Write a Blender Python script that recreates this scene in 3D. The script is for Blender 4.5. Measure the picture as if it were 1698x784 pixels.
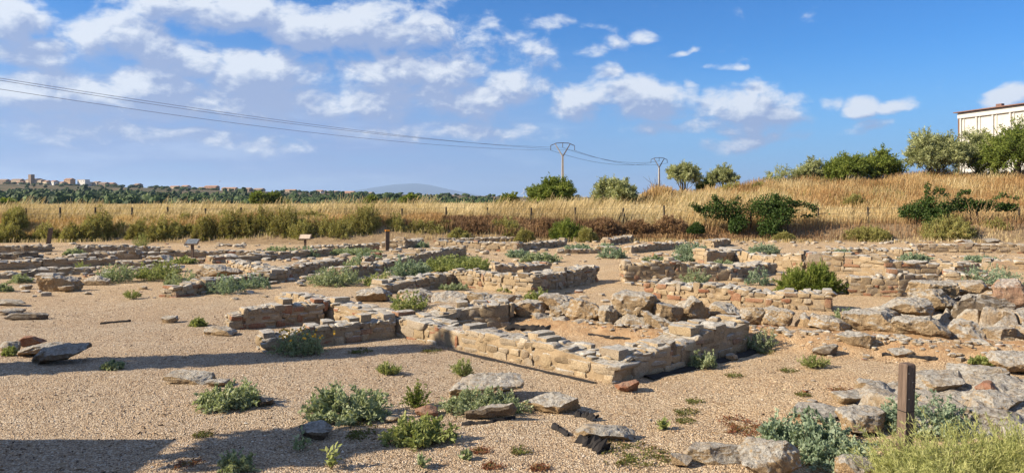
import bpy, math, random
import numpy as np
from mathutils import Vector

# ------------------------------------------------------------------ scene
for o in list(bpy.data.objects):
    bpy.data.objects.remove(o)
S = bpy.context.scene
C = S.collection
W, H, F = 1698.0, 784.0, 1235.0
HY = 328.0          # horizon row in the photograph
CX = 849.0
CAMZ = 2.4

cam = bpy.data.cameras.new('camera')
cam.sensor_width = 36.0
cam.lens = 36.0 * F / W
cam.shift_y = -(H / 2 - HY) / W
cam.clip_start = 0.1
cam.clip_end = 90000
camo = bpy.data.objects.new('camera', cam)
camo.location = (0, 0, CAMZ)
camo.rotation_euler = (math.radians(90), 0, 0)
C.objects.link(camo)
S.camera = camo

# ------------------------------------------------------------------ light
SUN_EL = math.radians(31)
SUN_DIR = Vector((-1.0, -0.24, 0)).normalized()          # towards the sun, horizontal
SUN_ROT = math.atan2(SUN_DIR.x, SUN_DIR.y) % (2 * math.pi)
sun = bpy.data.lights.new('sun', 'SUN')
sun.energy = 5.0
sun.angle = math.radians(0.53)
sun.color = (1.0, 0.86, 0.66)
suno = bpy.data.objects.new('sun', sun)
sv = Vector((SUN_DIR.x * math.cos(SUN_EL), SUN_DIR.y * math.cos(SUN_EL), math.sin(SUN_EL)))
suno.rotation_euler = sv.to_track_quat('Z', 'Y').to_euler()
suno.location = (-30, -10, 30)
C.objects.link(suno)

S.view_settings.view_transform = 'Standard'
S.view_settings.look = 'None'
S.view_settings.gamma = 1.0
S.view_settings.use_curve_mapping = False
S.view_settings.exposure = 1.07
S.cycles.max_bounces = 6
S.cycles.transparent_max_bounces = 6
S.cycles.volume_bounces = 0
S.cycles.use_adaptive_sampling = True
S.cycles.sample_clamp_indirect = 4.0

# ---- world: sky + clouds laid out by direction (azimuth, elevation)
wd = bpy.data.worlds.new('World')
S.world = wd
wd.use_nodes = True
nt = wd.node_tree
N, L = nt.nodes, nt.links
N.clear()

def nd(tree, typ, **kw):
    n = tree.nodes.new(typ)
    for k, v in kw.items():
        setattr(n, k, v)
    return n

def mth(tree, op, a, b=None, c=None, clamp=False):
    n = tree.nodes.new('ShaderNodeMath')
    n.operation = op
    n.use_clamp = clamp
    for i, v in enumerate((a, b, c)):
        if v is None:
            continue
        if isinstance(v, (int, float)):
            n.inputs[i].default_value = v
        else:
            tree.links.new(v, n.inputs[i])
    return n.outputs[0]

def azel(px, py):
    dx = (px - CX) / F
    dz = (HY - py) / F
    return math.atan(dx), math.atan(dz / math.sqrt(1 + dx * dx))

CLOUDS = [  # px, py, rx, ry, weight  (where the cumulus sit in the sky)
    (25, 22, 80, 42, 1.0), (60, 85, 95, 34, 0.95), (60, 120, 90, 30, 0.6), (185, 60, 78, 40, 1.0), (255, 88, 55, 30, .9),
    (320, 98, 75, 34, 1.0), (430, 118, 120, 42, 1.0), (380, 14, 170, 36, 1.0), (520, 55, 80, 40, 1.0),
    (600, 50, 100, 50, 1.0), (700, 40, 70, 45, 0.7), (735, 55, 50, 40, 0.62), (770, 65, 70, 30, .5),
    (650, 125, 75, 36, 1.0), (720, 125, 80, 40, 1.0), (630, 165, 65, 45, 0.9), (720, 160, 70, 32, .8),
    (790, 170, 50, 36, 1.0), (848, 145, 62, 36, .95), (850, 85, 70, 30, .6), (890, 105, 50, 25, .5),
    (975, 168, 70, 36, .95), (1060, 168, 100, 40, 1.05), (1115, 160, 45, 34, .75), (1150, 145, 22, 20, .6), (1000, 122, 32, 20, .6),
    (1235, 182, 85, 42, 1.05), (1300, 185, 60, 32, .9), 
    (1100, 212, 80, 18, .72), (1225, 232, 100, 17, .7),
    (1425, 188, 40, 24, .8), (1490, 186, 40, 16, .74), (1382, 180, 20, 18, .68), (1440, 215, 60, 12, .62),
    (1020, 72, 36, 17, .56), (1066, 57, 40, 18, .56), (975, 82, 40, 14, .5), (920, 38, 60, 22, .55),
    (1678, 162, 50, 20, .95), (1205, 115, 40, 7, .5), (1145, 86, 26, 8, .5), (1000, 40, 40, 10, .35),
    (100, 150, 190, 42, .98), (270, 155, 170, 44, .98), (430, 172, 150, 36, .88), (120, 208, 200, 26, .76), (350, 225, 200, 20, .72),
    (640, 218, 120, 16, .7), (800, 222, 120, 16, .66), (60, 190, 120, 20, .55),
]

def cloud_group():
    g = bpy.data.node_groups.new('cloud_density', 'ShaderNodeTree')
    g.interface.new_socket('Vector', in_out='INPUT', socket_type='NodeSocketVector')
    g.interface.new_socket('Density', in_out='OUTPUT', socket_type='NodeSocketFloat')
    gi = g.nodes.new('NodeGroupInput')
    go = g.nodes.new('NodeGroupOutput')
    vin = gi.outputs[0]
    # domain warp so outlines are not ellipses
    nz = nd(g, 'ShaderNodeTexNoise', noise_dimensions='3D')
    nz.inputs['Scale'].default_value = 9.0
    nz.inputs['Detail'].default_value = 3.0
    g.links.new(vin, nz.inputs['Vector'])
    sub = nd(g, 'ShaderNodeVectorMath', operation='SUBTRACT')
    g.links.new(nz.outputs['Color'], sub.inputs[0])
    sub.inputs[1].default_value = (.5, .5, .5)
    wrp = nd(g, 'ShaderNodeVectorMath', operation='MULTIPLY_ADD')
    g.links.new(sub.outputs[0], wrp.inputs[0])
    wrp.inputs[1].default_value = (.07, .05, 0)
    g.links.new(vin, wrp.inputs[2])
    acc = None
    for (px, py, rx, ry, w) in CLOUDS:
        u, v = azel(px, py)
        big = 1.42 if px < 900 else 1.25
        ru = rx / F * math.cos(u) ** 2 * big
        rv = ry / F * math.cos(u) * big
        ma = nd(g, 'ShaderNodeVectorMath', operation='MULTIPLY_ADD')
        g.links.new(wrp.outputs[0], ma.inputs[0])
        ma.inputs[1].default_value = (1 / ru, 1 / rv, 0)
        ma.inputs[2].default_value = (-u / ru, -v / rv, 0)
        ln = nd(g, 'ShaderNodeVectorMath', operation='LENGTH')
        g.links.new(ma.outputs[0], ln.inputs[0])
        mr = nd(g, 'ShaderNodeMapRange', interpolation_type='SMOOTHSTEP')
        g.links.new(ln.outputs['Value'], mr.inputs[0])
        mr.inputs[1].default_value = 0.1
        mr.inputs[2].default_value = 1.25
        mr.inputs[3].default_value = w
        mr.inputs[4].default_value = 0.0
        acc = mr.outputs[0] if acc is None else mth(g, 'MAXIMUM', acc, mr.outputs[0])
    # billows
    st = nd(g, 'ShaderNodeVectorMath', operation='MULTIPLY')
    g.links.new(vin, st.inputs[0])
    st.inputs[1].default_value = (1.0, 1.55, 1.0)
    n1 = nd(g, 'ShaderNodeTexNoise')
    n1.inputs['Scale'].default_value = 19.0
    n1.inputs['Detail'].default_value = 9.0
    n1.inputs['Roughness'].default_value = 0.6
    n1.inputs['Distortion'].default_value = 0.25
    g.links.new(st.outputs[0], n1.inputs['Vector'])
    d = mth(g, 'MULTIPLY_ADD', n1.outputs['Fac'], 2.5, -1.25)
    sp = g.nodes.new('ShaderNodeSeparateXYZ')
    g.links.new(vin, sp.inputs[0])
    # unseen cloud cover added outside the view to raise the fill light
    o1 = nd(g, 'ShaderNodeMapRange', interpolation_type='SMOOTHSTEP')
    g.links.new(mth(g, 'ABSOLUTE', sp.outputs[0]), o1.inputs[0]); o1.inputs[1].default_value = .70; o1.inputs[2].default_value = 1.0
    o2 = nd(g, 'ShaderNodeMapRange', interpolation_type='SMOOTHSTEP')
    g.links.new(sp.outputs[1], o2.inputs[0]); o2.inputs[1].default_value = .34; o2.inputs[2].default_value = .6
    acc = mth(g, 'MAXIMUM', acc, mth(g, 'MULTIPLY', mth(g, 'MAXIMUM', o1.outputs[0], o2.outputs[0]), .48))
    d = mth(g, 'ADD', d, mth(g, 'MULTIPLY_ADD', acc, 1.3, -0.40))
    g.links.new(d, go.inputs[0])
    return g

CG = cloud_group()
tc = nd(nt, 'ShaderNodeTexCoord')
sep = nd(nt, 'ShaderNodeSeparateXYZ')
L.new(tc.outputs['Generated'], sep.inputs[0])
az = mth(nt, 'ARCTAN2', sep.outputs['X'], sep.outputs['Y'])
el = mth(nt, 'ARCSINE', sep.outputs['Z'])
cmb = nd(nt, 'ShaderNodeCombineXYZ')
L.new(az, cmb.inputs[0]); L.new(el, cmb.inputs[1])
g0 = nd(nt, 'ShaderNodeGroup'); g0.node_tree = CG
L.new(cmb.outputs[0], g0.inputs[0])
def shifted(dx, dy):
    o = nd(nt, 'ShaderNodeVectorMath', operation='ADD')
    L.new(cmb.outputs[0], o.inputs[0])
    o.inputs[1].default_value = (dx, dy, 0)
    g = nd(nt, 'ShaderNodeGroup'); g.node_tree = CG
    L.new(o.outputs[0], g.inputs[0])
    return g.outputs[0]
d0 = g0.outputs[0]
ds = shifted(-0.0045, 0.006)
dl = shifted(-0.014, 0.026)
cov = nd(nt, 'ShaderNodeMapRange', interpolation_type='SMOOTHSTEP')
L.new(d0, cov.inputs[0])
cov.inputs[1].default_value = -0.12
cov.inputs[2].default_value = 0.66
lit = mth(nt, 'MULTIPLY_ADD', mth(nt, 'SUBTRACT', d0, ds), 1.0, 0.62)
lit = mth(nt, 'MULTIPLY_ADD', mth(nt, 'SUBTRACT', d0, dl), 0.55, lit)
pos_d = mth(nt, 'MAXIMUM', dl, 0.0)
thick = mth(nt, 'SUBTRACT', 1.0, mth(nt, 'POWER', 2.718, mth(nt, 'MULTIPLY', pos_d, -1.6)))
lit = mth(nt, 'MULTIPLY_ADD', thick, -0.86, lit, clamp=True)
# high stratus veil low in the sky on the shadowed side
stv = nd(nt, 'ShaderNodeVectorMath', operation='MULTIPLY')
L.new(cmb.outputs[0], stv.inputs[0]); stv.inputs[1].default_value = (1, 5.0, 1)
n2 = nd(nt, 'ShaderNodeTexNoise'); n2.inputs['Scale'].default_value = 6.0; n2.inputs['Detail'].default_value = 6.0
n2.inputs['Roughness'].default_value = .55
L.new(stv.outputs[0], n2.inputs['Vector'])
e1 = nd(nt, 'ShaderNodeMapRange', interpolation_type='SMOOTHSTEP')
L.new(el, e1.inputs[0]); e1.inputs[1].default_value = .23; e1.inputs[2].default_value = .07
a1 = nd(nt, 'ShaderNodeMapRange', interpolation_type='SMOOTHSTEP')
L.new(az, a1.inputs[0]); a1.inputs[1].default_value = .38; a1.inputs[2].default_value = -.25
veil = mth(nt, 'MULTIPLY', mth(nt, 'MULTIPLY', e1.outputs[0], a1.outputs[0]),
           mth(nt, 'MULTIPLY_ADD', n2.outputs['Fac'], 1.9, 0.0, clamp=True), clamp=True)
sky = nd(nt, 'ShaderNodeTexSky', sky_type='NISHITA')
sky.sun_disc = False
sky.sun_elevation = SUN_EL
sky.sun_rotation = SUN_ROT
sky.altitude = 700
sky.air_density = 1.0
sky.dust_density = 0.4
sky.ozone_density = 3.0
hs = nd(nt, 'ShaderNodeHueSaturation')
hs.inputs['Saturation'].default_value = 1.18
hs.inputs['Value'].default_value = 1.0
L.new(sky.outputs[0], hs.inputs['Color'])
def mixc(tree, fac, a, b, blend='MIX'):
    m = tree.nodes.new('ShaderNodeMix')
    m.data_type = 'RGBA'
    m.blend_type = blend
    for i, v in ((0, fac), (6, a), (7, b)):
        if isinstance(v, (int, float)):
            m.inputs[i].default_value = v
        elif isinstance(v, tuple):
            m.inputs[i].default_value = v if len(v) == 4 else (*v, 1)
        else:
            tree.links.new(v, m.inputs[i])
    return m.outputs[2]
def mapr_(v, a, b):
    n = nd(nt, 'ShaderNodeMapRange', interpolation_type='SMOOTHSTEP')
    nt.links.new(v, n.inputs[0]); n.inputs[1].default_value = a; n.inputs[2].default_value = b
    return n.outputs[0]
K = 10.0 / 2 ** 0.72   # cloud radiance in display units
veilc = mixc(nt, mapr_(n2.outputs['Fac'], .48, .68), (0.28 * K, 0.40 * K, 0.71 * K), (0.42 * K, 0.54 * K, 0.81 * K))
tint = mixc(nt, 1.0, hs.outputs[0], (.29, .62, .90), 'MULTIPLY')
lowsky = nd(nt, 'ShaderNodeMapRange', interpolation_type='SMOOTHSTEP')
L.new(el, lowsky.inputs[0]); lowsky.inputs[1].default_value = .20; lowsky.inputs[2].default_value = .0
tint = mixc(nt, mth(nt, 'MULTIPLY', lowsky.outputs[0], .85), tint, (0.24 * K, 0.46 * K, 0.82 * K))
c = mixc(nt, mth(nt, 'MULTIPLY', veil, .95), tint, veilc)
shade = (0.345 * K, 0.44 * K, 0.68 * K)
bright = (0.84 * K, 0.89 * K, 0.97 * K)
cc = mixc(nt, lit, shade, bright)
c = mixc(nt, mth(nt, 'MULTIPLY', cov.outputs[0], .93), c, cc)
bg = nd(nt, 'ShaderNodeBackground')
bg.inputs['Strength'].default_value = 0.0785
L.new(c, bg.inputs['Color'])
wo = nd(nt, 'ShaderNodeOutputWorld')
L.new(bg.outputs[0], wo.inputs['Surface'])
wd.cycles.sampling_method = 'MANUAL'
wd.cycles.sample_map_resolution = 512

# ------------------------------------------------------------------ helpers
RNG = np.random.default_rng(7)

def _hash(i, seed):
    h = (i[:, 0] * 374761393 + i[:, 1] * 668265263 + i[:, 2] * 1274126177 + seed * 974634533) & 0xFFFFFFFF
    h = ((h ^ (h >> 13)) * 1274126177) & 0xFFFFFFFF
    h = ((h ^ (h >> 15)) * 2246822519) & 0xFFFFFFFF
    return ((h ^ (h >> 16)) & 0xFFFF) / 65535.0

def vnoise(p, seed=0):
    p = np.asarray(p, float)
    i = np.floor(p).astype(np.int64)
    f = p - i
    f = f * f * (3 - 2 * f)
    r = 0
    for a in (0, 1):
        for b in (0, 1):
            for c_ in (0, 1):
                w = (f[:, 0] if a else 1 - f[:, 0]) * (f[:, 1] if b else 1 - f[:, 1]) * (f[:, 2] if c_ else 1 - f[:, 2])
                r = r + w * _hash(i + np.array([a, b, c_]), seed)
    return r

def fbm(p, seed=0, octv=4, gain=.5):
    s, a, t = 0, 1, 0
    p = np.asarray(p, float)
    for k in range(octv):
        s = s + a * (vnoise(p, seed + k) - .5)
        t += a
        a *= gain
        p = p * 2.03 + 11.7
    return s / t * 2

def sm(x, a, b):
    t = np.clip((np.asarray(x, float) - a) / (b - a), 0, 1)
    return t * t * (3 - 2 * t)

def mesh(name, v, faces, mats, parent=None, rnd=None, smooth=False, midx=None, loc=None, sharp=None, extra=None):
    """v (n,3) world coordinates; faces: an (m,k) array or a list of such arrays"""
    v = np.asarray(v, np.float32).reshape(-1, 3)
    if not isinstance(faces, list):
        faces = [faces]
    faces = [np.asarray(f, np.int32) for f in faces if len(f)]
    me = bpy.data.meshes.new(name)
    if loc is None:
        loc = (0, 0, 0)
    base = np.array(loc, np.float32)
    me.vertices.add(len(v))
    me.vertices.foreach_set('co', (v - base).ravel())
    nl = sum(f.size for f in faces)
    npz = sum(len(f) for f in faces)
    me.loops.add(nl)
    me.loops.foreach_set('vertex_index', np.concatenate([f.ravel() for f in faces]))
    me.polygons.add(npz)
    sizes = np.concatenate([np.full(len(f), f.shape[1], np.int32) for f in faces])
    st = np.concatenate([[0], np.cumsum(sizes)[:-1]]).astype(np.int32)
    me.polygons.foreach_set('loop_start', st)
    if not isinstance(mats, (list, tuple)):
        mats = [mats]
    for m in mats:
        me.materials.append(m)
    if midx is not None:
        me.polygons.foreach_set('material_index', np.asarray(midx, np.int32))
    me.polygons.foreach_set('use_smooth', np.full(npz, bool(smooth)))
    if rnd is not None:
        a = me.attributes.new('rnd', 'FLOAT', 'POINT')
        a.data.foreach_set('value', np.asarray(rnd, np.float32))
    for k, arr in (extra or {}).items():
        a = me.attributes.new(k, 'FLOAT', 'POINT')
        a.data.foreach_set('value', np.asarray(arr, np.float32))
    me.update(calc_edges=True)
    me.validate()
    if sharp:
        me.set_sharp_from_angle(angle=math.radians(sharp))
    ob = bpy.data.objects.new(name, me)
    C.objects.link(ob)
    if parent is not None:
        ob.parent = parent
        ob.location = base - np.array(parent.location)
    else:
        ob.location = base
    return ob

def tag(o, label=None, cat=None, group=None, kind=None):
    if label: o['label'] = label
    if cat: o['category'] = cat
    if group: o['group'] = group
    if kind: o['kind'] = kind
    return o

def empty(name, loc, label=None, cat=None, group=None):
    o = bpy.data.objects.new(name, None)
    o.empty_display_size = .2
    o.location = loc
    C.objects.link(o)
    return tag(o, label, cat, group)

class MB:
    """collects verts and faces with a per-vertex random value"""
    def __init__(self):
        self.v, self.f, self.r, self.n, self.mi = [], {}, [], 0, {}
    def add(self, v, f, r=.5, mi=0):
        v = np.asarray(v, float).reshape(-1, 3)
        f = np.asarray(f, int)
        self.v.append(v)
        self.f.setdefault(f.shape[1], []).append(f + self.n)
        self.mi.setdefault(f.shape[1], []).append(np.full(len(f), mi))
        self.r.append(np.full(len(v), r) if np.isscalar(r) else np.asarray(r))
        self.n += len(v)
    def box(self, c, s, ax=None, r=.5, mi=0):
        c = np.array(c, float); s = np.array(s, float) / 2
        u = np.array([[x, y, z] for x in (-1, 1) for y in (-1, 1) for z in (-1, 1)], float) * s
        if ax is not None:
            u = u @ np.array(ax, float)
        self.add(u + c, [[0, 1, 3, 2], [4, 6, 7, 5], [0, 4, 5, 1], [2, 3, 7, 6], [0, 2, 6, 4], [1, 5, 7, 3]], r, mi)
    def tube(self, pts, rad, n=6, r=.5, mi=0):
        pts = np.asarray(pts, float)
        rad = np.full(len(pts), rad) if np.isscalar(rad) else np.asarray(rad, float)
        V = []
        for i, p in enumerate(pts):
            t = pts[min(i + 1, len(pts) - 1)] - pts[max(i - 1, 0)]
            t = t / (np.linalg.norm(t) + 1e-9)
            a = np.cross(t, [0, 0, 1.0]) if abs(t[2]) < .9 else np.cross(t, [1.0, 0, 0])
            a /= np.linalg.norm(a)
            b = np.cross(t, a)
            ang = np.arange(n) * 2 * math.pi / n
            V.append(p + rad[i] * (np.cos(ang)[:, None] * a + np.sin(ang)[:, None] * b))
        V = np.concatenate(V)
        f = []
        for i in range(len(pts) - 1):
            for k in range(n):
                f.append([i * n + k, i * n + (k + 1) % n, (i + 1) * n + (k + 1) % n, (i + 1) * n + k])
        self.add(V, f, r, mi)
        m = len(pts) - 1
        capv = np.array([pts[0], pts[-1]])
        self.add(np.concatenate([V[:n], V[m * n:], capv]),
                 [[k, 2 * n, (k + 1) % n] for k in range(n)] + [[n + k, n + (k + 1) % n, 2 * n + 1] for k in range(n)], r, mi)
    def build(self, name, mats, parent=None, smooth=False, loc=None, sharp=None, disp=None):
        v = np.concatenate(self.v)
        if disp is not None:
            v = disp(v)
        ks = sorted(self.f)
        fs = [np.concatenate(self.f[k]) for k in ks]
        mi = np.concatenate([np.concatenate(self.mi[k]) for k in ks])
        return mesh(name, v, fs, mats, parent, np.concatenate(self.r), smooth, mi, loc, sharp)

_grid = {}
def cubegrid(n):
    if n in _grid:
        return _grid[n]
    idx, V, Fc = {}, [], []
    def vid(p):
        if p not in idx:
            idx[p] = len(V); V.append(p)
        return idx[p]
    for ax in range(3):
        for s in (0, n):
            for i in range(n):
                for j in range(n):
                    q = []
                    for (a, b) in ((i, j), (i + 1, j), (i + 1, j + 1), (i, j + 1)):
                        p = [0, 0, 0]
                        p[ax] = s; p[(ax + 1) % 3] = a; p[(ax + 2) % 3] = b
                        q.append(vid(tuple(p)))
                    Fc.append(q if s == n else q[::-1])
    _grid[n] = (np.array(V, float) / n * 2 - 1, np.array(Fc))
    return _grid[n]

def rotz(a):
    c_, s_ = math.cos(a), math.sin(a)
    return np.array([[c_, s_, 0], [-s_, c_, 0], [0, 0, 1.0]])     # row-vector convention

def stone_block(n, half, rng, k=6.0, jit=.12):
    """an irregular hewn stone: rounded box with moved corners"""
    V, Fc = cubegrid(n)
    p = V * .5 + .5
    cj = rng.normal(0, jit, (2, 2, 2, 3))
    d = 0
    for a in (0, 1):
        for b in (0, 1):
            for c_ in (0, 1):
                w = (p[:, 0] if a else 1 - p[:, 0]) * (p[:, 1] if b else 1 - p[:, 1]) * (p[:, 2] if c_ else 1 - p[:, 2])
                d = d + w[:, None] * cj[a, b, c_]
    r = (np.abs(V) ** k).sum(1) ** (1 / k)
    q = V / r[:, None] + d * .6
    return q * np.asarray(half), Fc

def rockshape(n, rng, k=4.0, cuts=9, rough=.10):
    V, Fc = cubegrid(n)
    # relax the grid a little towards a sphere before shaping
    r = (np.abs(V) ** k).sum(1) ** (1 / k)
    q = V / r[:, None]
    for _ in range(cuts):
        nv = rng.normal(0, 1, 3); nv /= np.linalg.norm(nv)
        d = rng.uniform(.66, 1.05)
        t = q @ nv - d
        q = q - np.maximum(t, 0)[:, None] * nv
    sd = int(rng.integers(1, 9999))
    nn = fbm(q * 1.3 + sd, sd, 3)
    nm = q / (np.linalg.norm(q, axis=1)[:, None] + 1e-6)
    q = q + nm * (nn * rough)[:, None]
    q = q + nm * (fbm(q * 6 + sd, sd + 5, 3) * rough * .35)[:, None]
    mn, mx = q.min(0), q.max(0)
    return (q - (mn + mx) / 2) / ((mx - mn) / 2), Fc

# ------------------------------------------------------------------ terrain
HILLX = np.array([-400, -60, -20, 0, 4.5, 9, 15.6, 20, 29, 38, 60, 90, 400.])
HILLZ = np.array([.85, .85, .9, 1.25, 1.55, 1.95, 2.45, 3.0, 3.6, 3.9, 4.3, 4.4, 4.4])
PLX = np.array([-6000, -1600, -820, -430, -150, 0, 200, 600, 6000.])      # far plateau height at 1200 m
PLZ = np.array([27, 26, 24, 12.5, 6.5, 4.0, 2.0, 2, 2.])

_row = None
def ridge_pts():
    global _row
    if _row is None:
        q = [(590, 498), (760, 507), (870, 521), (975, 532), (1100, 545), (1240, 540), (1340, 550), (1460, 556), (1545, 566), (1698, 574), (1900, 590)]
        _row = np.array([[(px - CX) * (CAMZ - .2) / (py - HY), F * (CAMZ - .2) / (py - HY)] for px, py in q])
    return _row

def gz(x, y, fine=False):
    x = np.atleast_1d(np.asarray(x, float)); y = np.atleast_1d(np.asarray(y, float))
    z = .05 * fbm(np.stack([x * .22, y * .22, x * 0], 1), 3, 3) * sm(y, 3, 8) * (1 - sm(y, 200, 400))
    # dirt ridge under the boulder row
    R = ridge_pts()
    d = np.full(x.shape, 1e9); inside = np.zeros(x.shape)
    for a, b in zip(R[:-1], R[1:]):
        ab = b - a
        t = np.clip(((x - a[0]) * ab[0] + (y - a[1]) * ab[1]) / (ab @ ab), 0, 1)
        dd = np.hypot(x - a[0] - t * ab[0], y - a[1] - t * ab[1])
        d = np.minimum(d, dd)
    z = z + .2 * (1 - sm(d, .25, 1.0)) * sm(x, -3.2, -1.2)
    # low rocky mound near on the right
    z = z + .16 * np.exp(-(((x - 6.6) / 1.9) ** 2 + ((y - 8.4) / 1.1) ** 2))
    # bank round the dig, field and hill behind it
    yb = 40.0 + 1.2 * np.sin(x * .16) + .8 * sm(x, 0, 12)
    bank = sm(y, yb, yb + 3.0)
    hill = np.interp(x * 55 / np.maximum(y, 42), HILLX, HILLZ)
    far = sm(y, 90, 220)
    hill = hill * (1 - far) + far * .6
    zf = .9 + (hill - .9) * sm(y, 43.5, 57)
    z = z * (1 - bank) + bank * zf + .05 * bank * fbm(np.stack([x * .8, y * .8, x * 0], 1), 9, 3) * (1 - far)
    z = z - 4.0 * sm(y, 230, 330)
    pl = np.interp(x * 1200 / np.maximum(y, 600), PLX, PLZ)
    z = z + (pl + 3.5) * sm(y, 620, 1150) + 1.2 * sm(y, 620, 1100) * fbm(np.stack([x * .012, y * .012, x * 0], 1), 5, 4)
    if fine:
        nearw = 1 - sm(y, 20, 45)
        p = np.stack([x, y, x * 0], 1)
        z = z + nearw * (.014 * fbm(p * 2.2, 21, 3) + .008 * fbm(p * 7.5, 22, 2))
        soil = (1 - sm(d, .5, 1.1)) * sm(x, .5, 1.5)
        z = z + soil * .05 * fbm(p * 5, 23, 3)
    return z

def gz1(x, y):
    return float(gz(x, y)[0])

_Y = np.concatenate([np.arange(5.5, 60, .02), np.arange(60, 1300, .5)])
def P(px, py):
    """the point of the ground seen at a pixel of the photograph"""
    X = (px - CX) / F * _Y
    zr = CAMZ - (py - HY) / F * _Y
    g = gz(X, _Y)
    hit = np.nonzero(zr <= g)[0]
    i = hit[0] if len(hit) else len(_Y) - 1
    return np.array([X[i], _Y[i], g[i]])

def D(px, y):
    """a point of the ground at a given distance under a pixel column"""
    x = (px - CX) / F * y
    return np.array([x, y, gz1(x, y)])

def zat(py, y):
    return CAMZ + (HY - py) / F * y
# ------------------------------------------------------------------ materials
def new_mat(name, rough=.9, spec=.2):
    m = bpy.data.materials.new(name)
    m.use_nodes = True
    t = m.node_tree
    b = t.nodes['Principled BSDF']
    b.inputs['Roughness'].default_value = rough
    b.inputs['Specular IOR Level'].default_value = spec
    return m, t, b

def ramp(t, fac, stops, interp='LINEAR'):
    n = t.nodes.new('ShaderNodeValToRGB')
    cr = n.color_ramp
    cr.interpolation = interp
    while len(cr.elements) < len(stops):
        cr.elements.new(.5)
    for e, (p, col) in zip(cr.elements, stops):
        e.position = p
        e.color = (*col, 1)
    t.links.new(fac, n.inputs[0])
    return n.outputs[0]

def attr(t, name='rnd'):
    n = t.nodes.new('ShaderNodeAttribute')
    n.attribute_name = name
    return n.outputs['Fac']

def noise(t, vec, scale, detail=4, rough=.55, dist=0):
    n = t.nodes.new('ShaderNodeTexNoise')
    n.inputs['Scale'].default_value = scale
    n.inputs['Detail'].default_value = detail
    n.inputs['Roughness'].default_value = rough
    n.inputs['Distortion'].default_value = dist
    t.links.new(vec, n.inputs['Vector'])
    return n.outputs['Fac']

def voro(t, vec, scale, feat='F1', out='Distance'):
    n = t.nodes.new('ShaderNodeTexVoronoi')
    n.feature = feat
    n.inputs['Scale'].default_value = scale
    t.links.new(vec, n.inputs['Vector'])
    return n.outputs[out]

def mapr(t, v, a, b, c_=0.0, d=1.0, smooth=True):
    n = t.nodes.new('ShaderNodeMapRange')
    n.interpolation_type = 'SMOOTHSTEP' if smooth else 'LINEAR'
    t.links.new(v, n.inputs[0])
    for i, x in zip((1, 2, 3, 4), (a, b, c_, d)):
        n.inputs[i].default_value = x
    return n.outputs[0]

def bump(t, b, h, strength=.5, dist=.02, normal=None):
    n = t.nodes.new('ShaderNodeBump')
    n.inputs['Strength'].default_value = strength
    n.inputs['Distance'].default_value = dist
    t.links.new(h, n.inputs['Height'])
    if normal is not None:
        t.links.new(normal, n.inputs['Normal'])
    if b is not None:
        t.links.new(n.outputs[0], b.inputs['Normal'])
    return n.outputs[0]

def pos(t):
    return t.nodes.new('ShaderNodeNewGeometry').outputs['Position']

DIM = .785      # exposure is set for the sun, so surfaces keep their real, darker base colours
def dim(t, col):
    return mixc(t, 1.0, col, (DIM, DIM, DIM), 'MULTIPLY')

def normz(t):
    g = t.nodes.new('ShaderNodeNewGeometry')
    s = t.nodes.new('ShaderNodeSeparateXYZ')
    t.links.new(g.outputs['Normal'], s.inputs[0])
    return s.outputs['Z']

def stone_mat(name, stops, lichen=.75, lich_lo=.35, spots=.5, bumpd=.02, lcol=((.40, .39, .355), (.68, .67, .62))):
    m, t, b = new_mat(name, .92, .15)
    p = pos(t)
    r = attr(t)
    n_big = noise(t, p, 2.2, 3)
    n_mid = noise(t, p, 9, 6, .65)
    n_fine = noise(t, p, 55, 5, .7)
    col = ramp(t, r, stops)
    # each stone mottled: iron stains and pale patches
    col = mixc(t, mapr(t, n_mid, .38, .68, 0, .55), col, mixc(t, .6, col, (.50, .40, .26)))
    col = mixc(t, mapr(t, noise(t, p, 4.3, 5, .6), .52, .72, 0, .45), col, (.21, .125, .065))
    col = mixc(t, mapr(t, n_fine, .32, .62), mixc(t, 1.0, col, (.55, .51, .47), 'MULTIPLY'), col)
    # lichen crust on faces open to the sky
    up = mapr(t, normz(t), lich_lo, lich_lo + .45)
    cover = mapr(t, n_big, .18, .62)
    lf = mth(t, 'MULTIPLY', up, mth(t, 'MULTIPLY_ADD', cover, .65, .45, clamp=True))
    lf = mth(t, 'MULTIPLY', lf, mapr(t, noise(t, p, 16, 6, .7), .22, .55))
    lf = mth(t, 'MULTIPLY', lf, lichen)
    lc = mixc(t, mapr(t, noise(t, p, 24, 5, .7), .35, .65), lcol[0], lcol[1])
    lc = mixc(t, mapr(t, noise(t, p, 11, 7, .72), .50, .62, 0, .75), lc, (.17, .155, .13))
    lc = mixc(t, mapr(t, noise(t, p, 38, 4, .6), .58, .70, 0, .8), lc, (.72, .70, .65))
    lc = mixc(t, mapr(t, noise(t, p, 30, 5, .75), .57, .67, 0, .9), lc, (.06, .052, .048))
    col = mixc(t, lf, col, lc)
    # black crust spots
    col = mixc(t, mapr(t, noise(t, p, 13, 7, .75), .58, .69, 0, spots), col, (.07, .06, .05))
    t.links.new(dim(t, col), b.inputs['Base Color'])
    h = mth(t, 'ADD', mth(t, 'MULTIPLY', n_mid, 1.0), mth(t, 'MULTIPLY', n_fine, .45))
    h = mth(t, 'ADD', h, mth(t, 'MULTIPLY', noise(t, p, 24, 6, .75), .8))
    bump(t, b, h, 1.0, bumpd)
    return m

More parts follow.
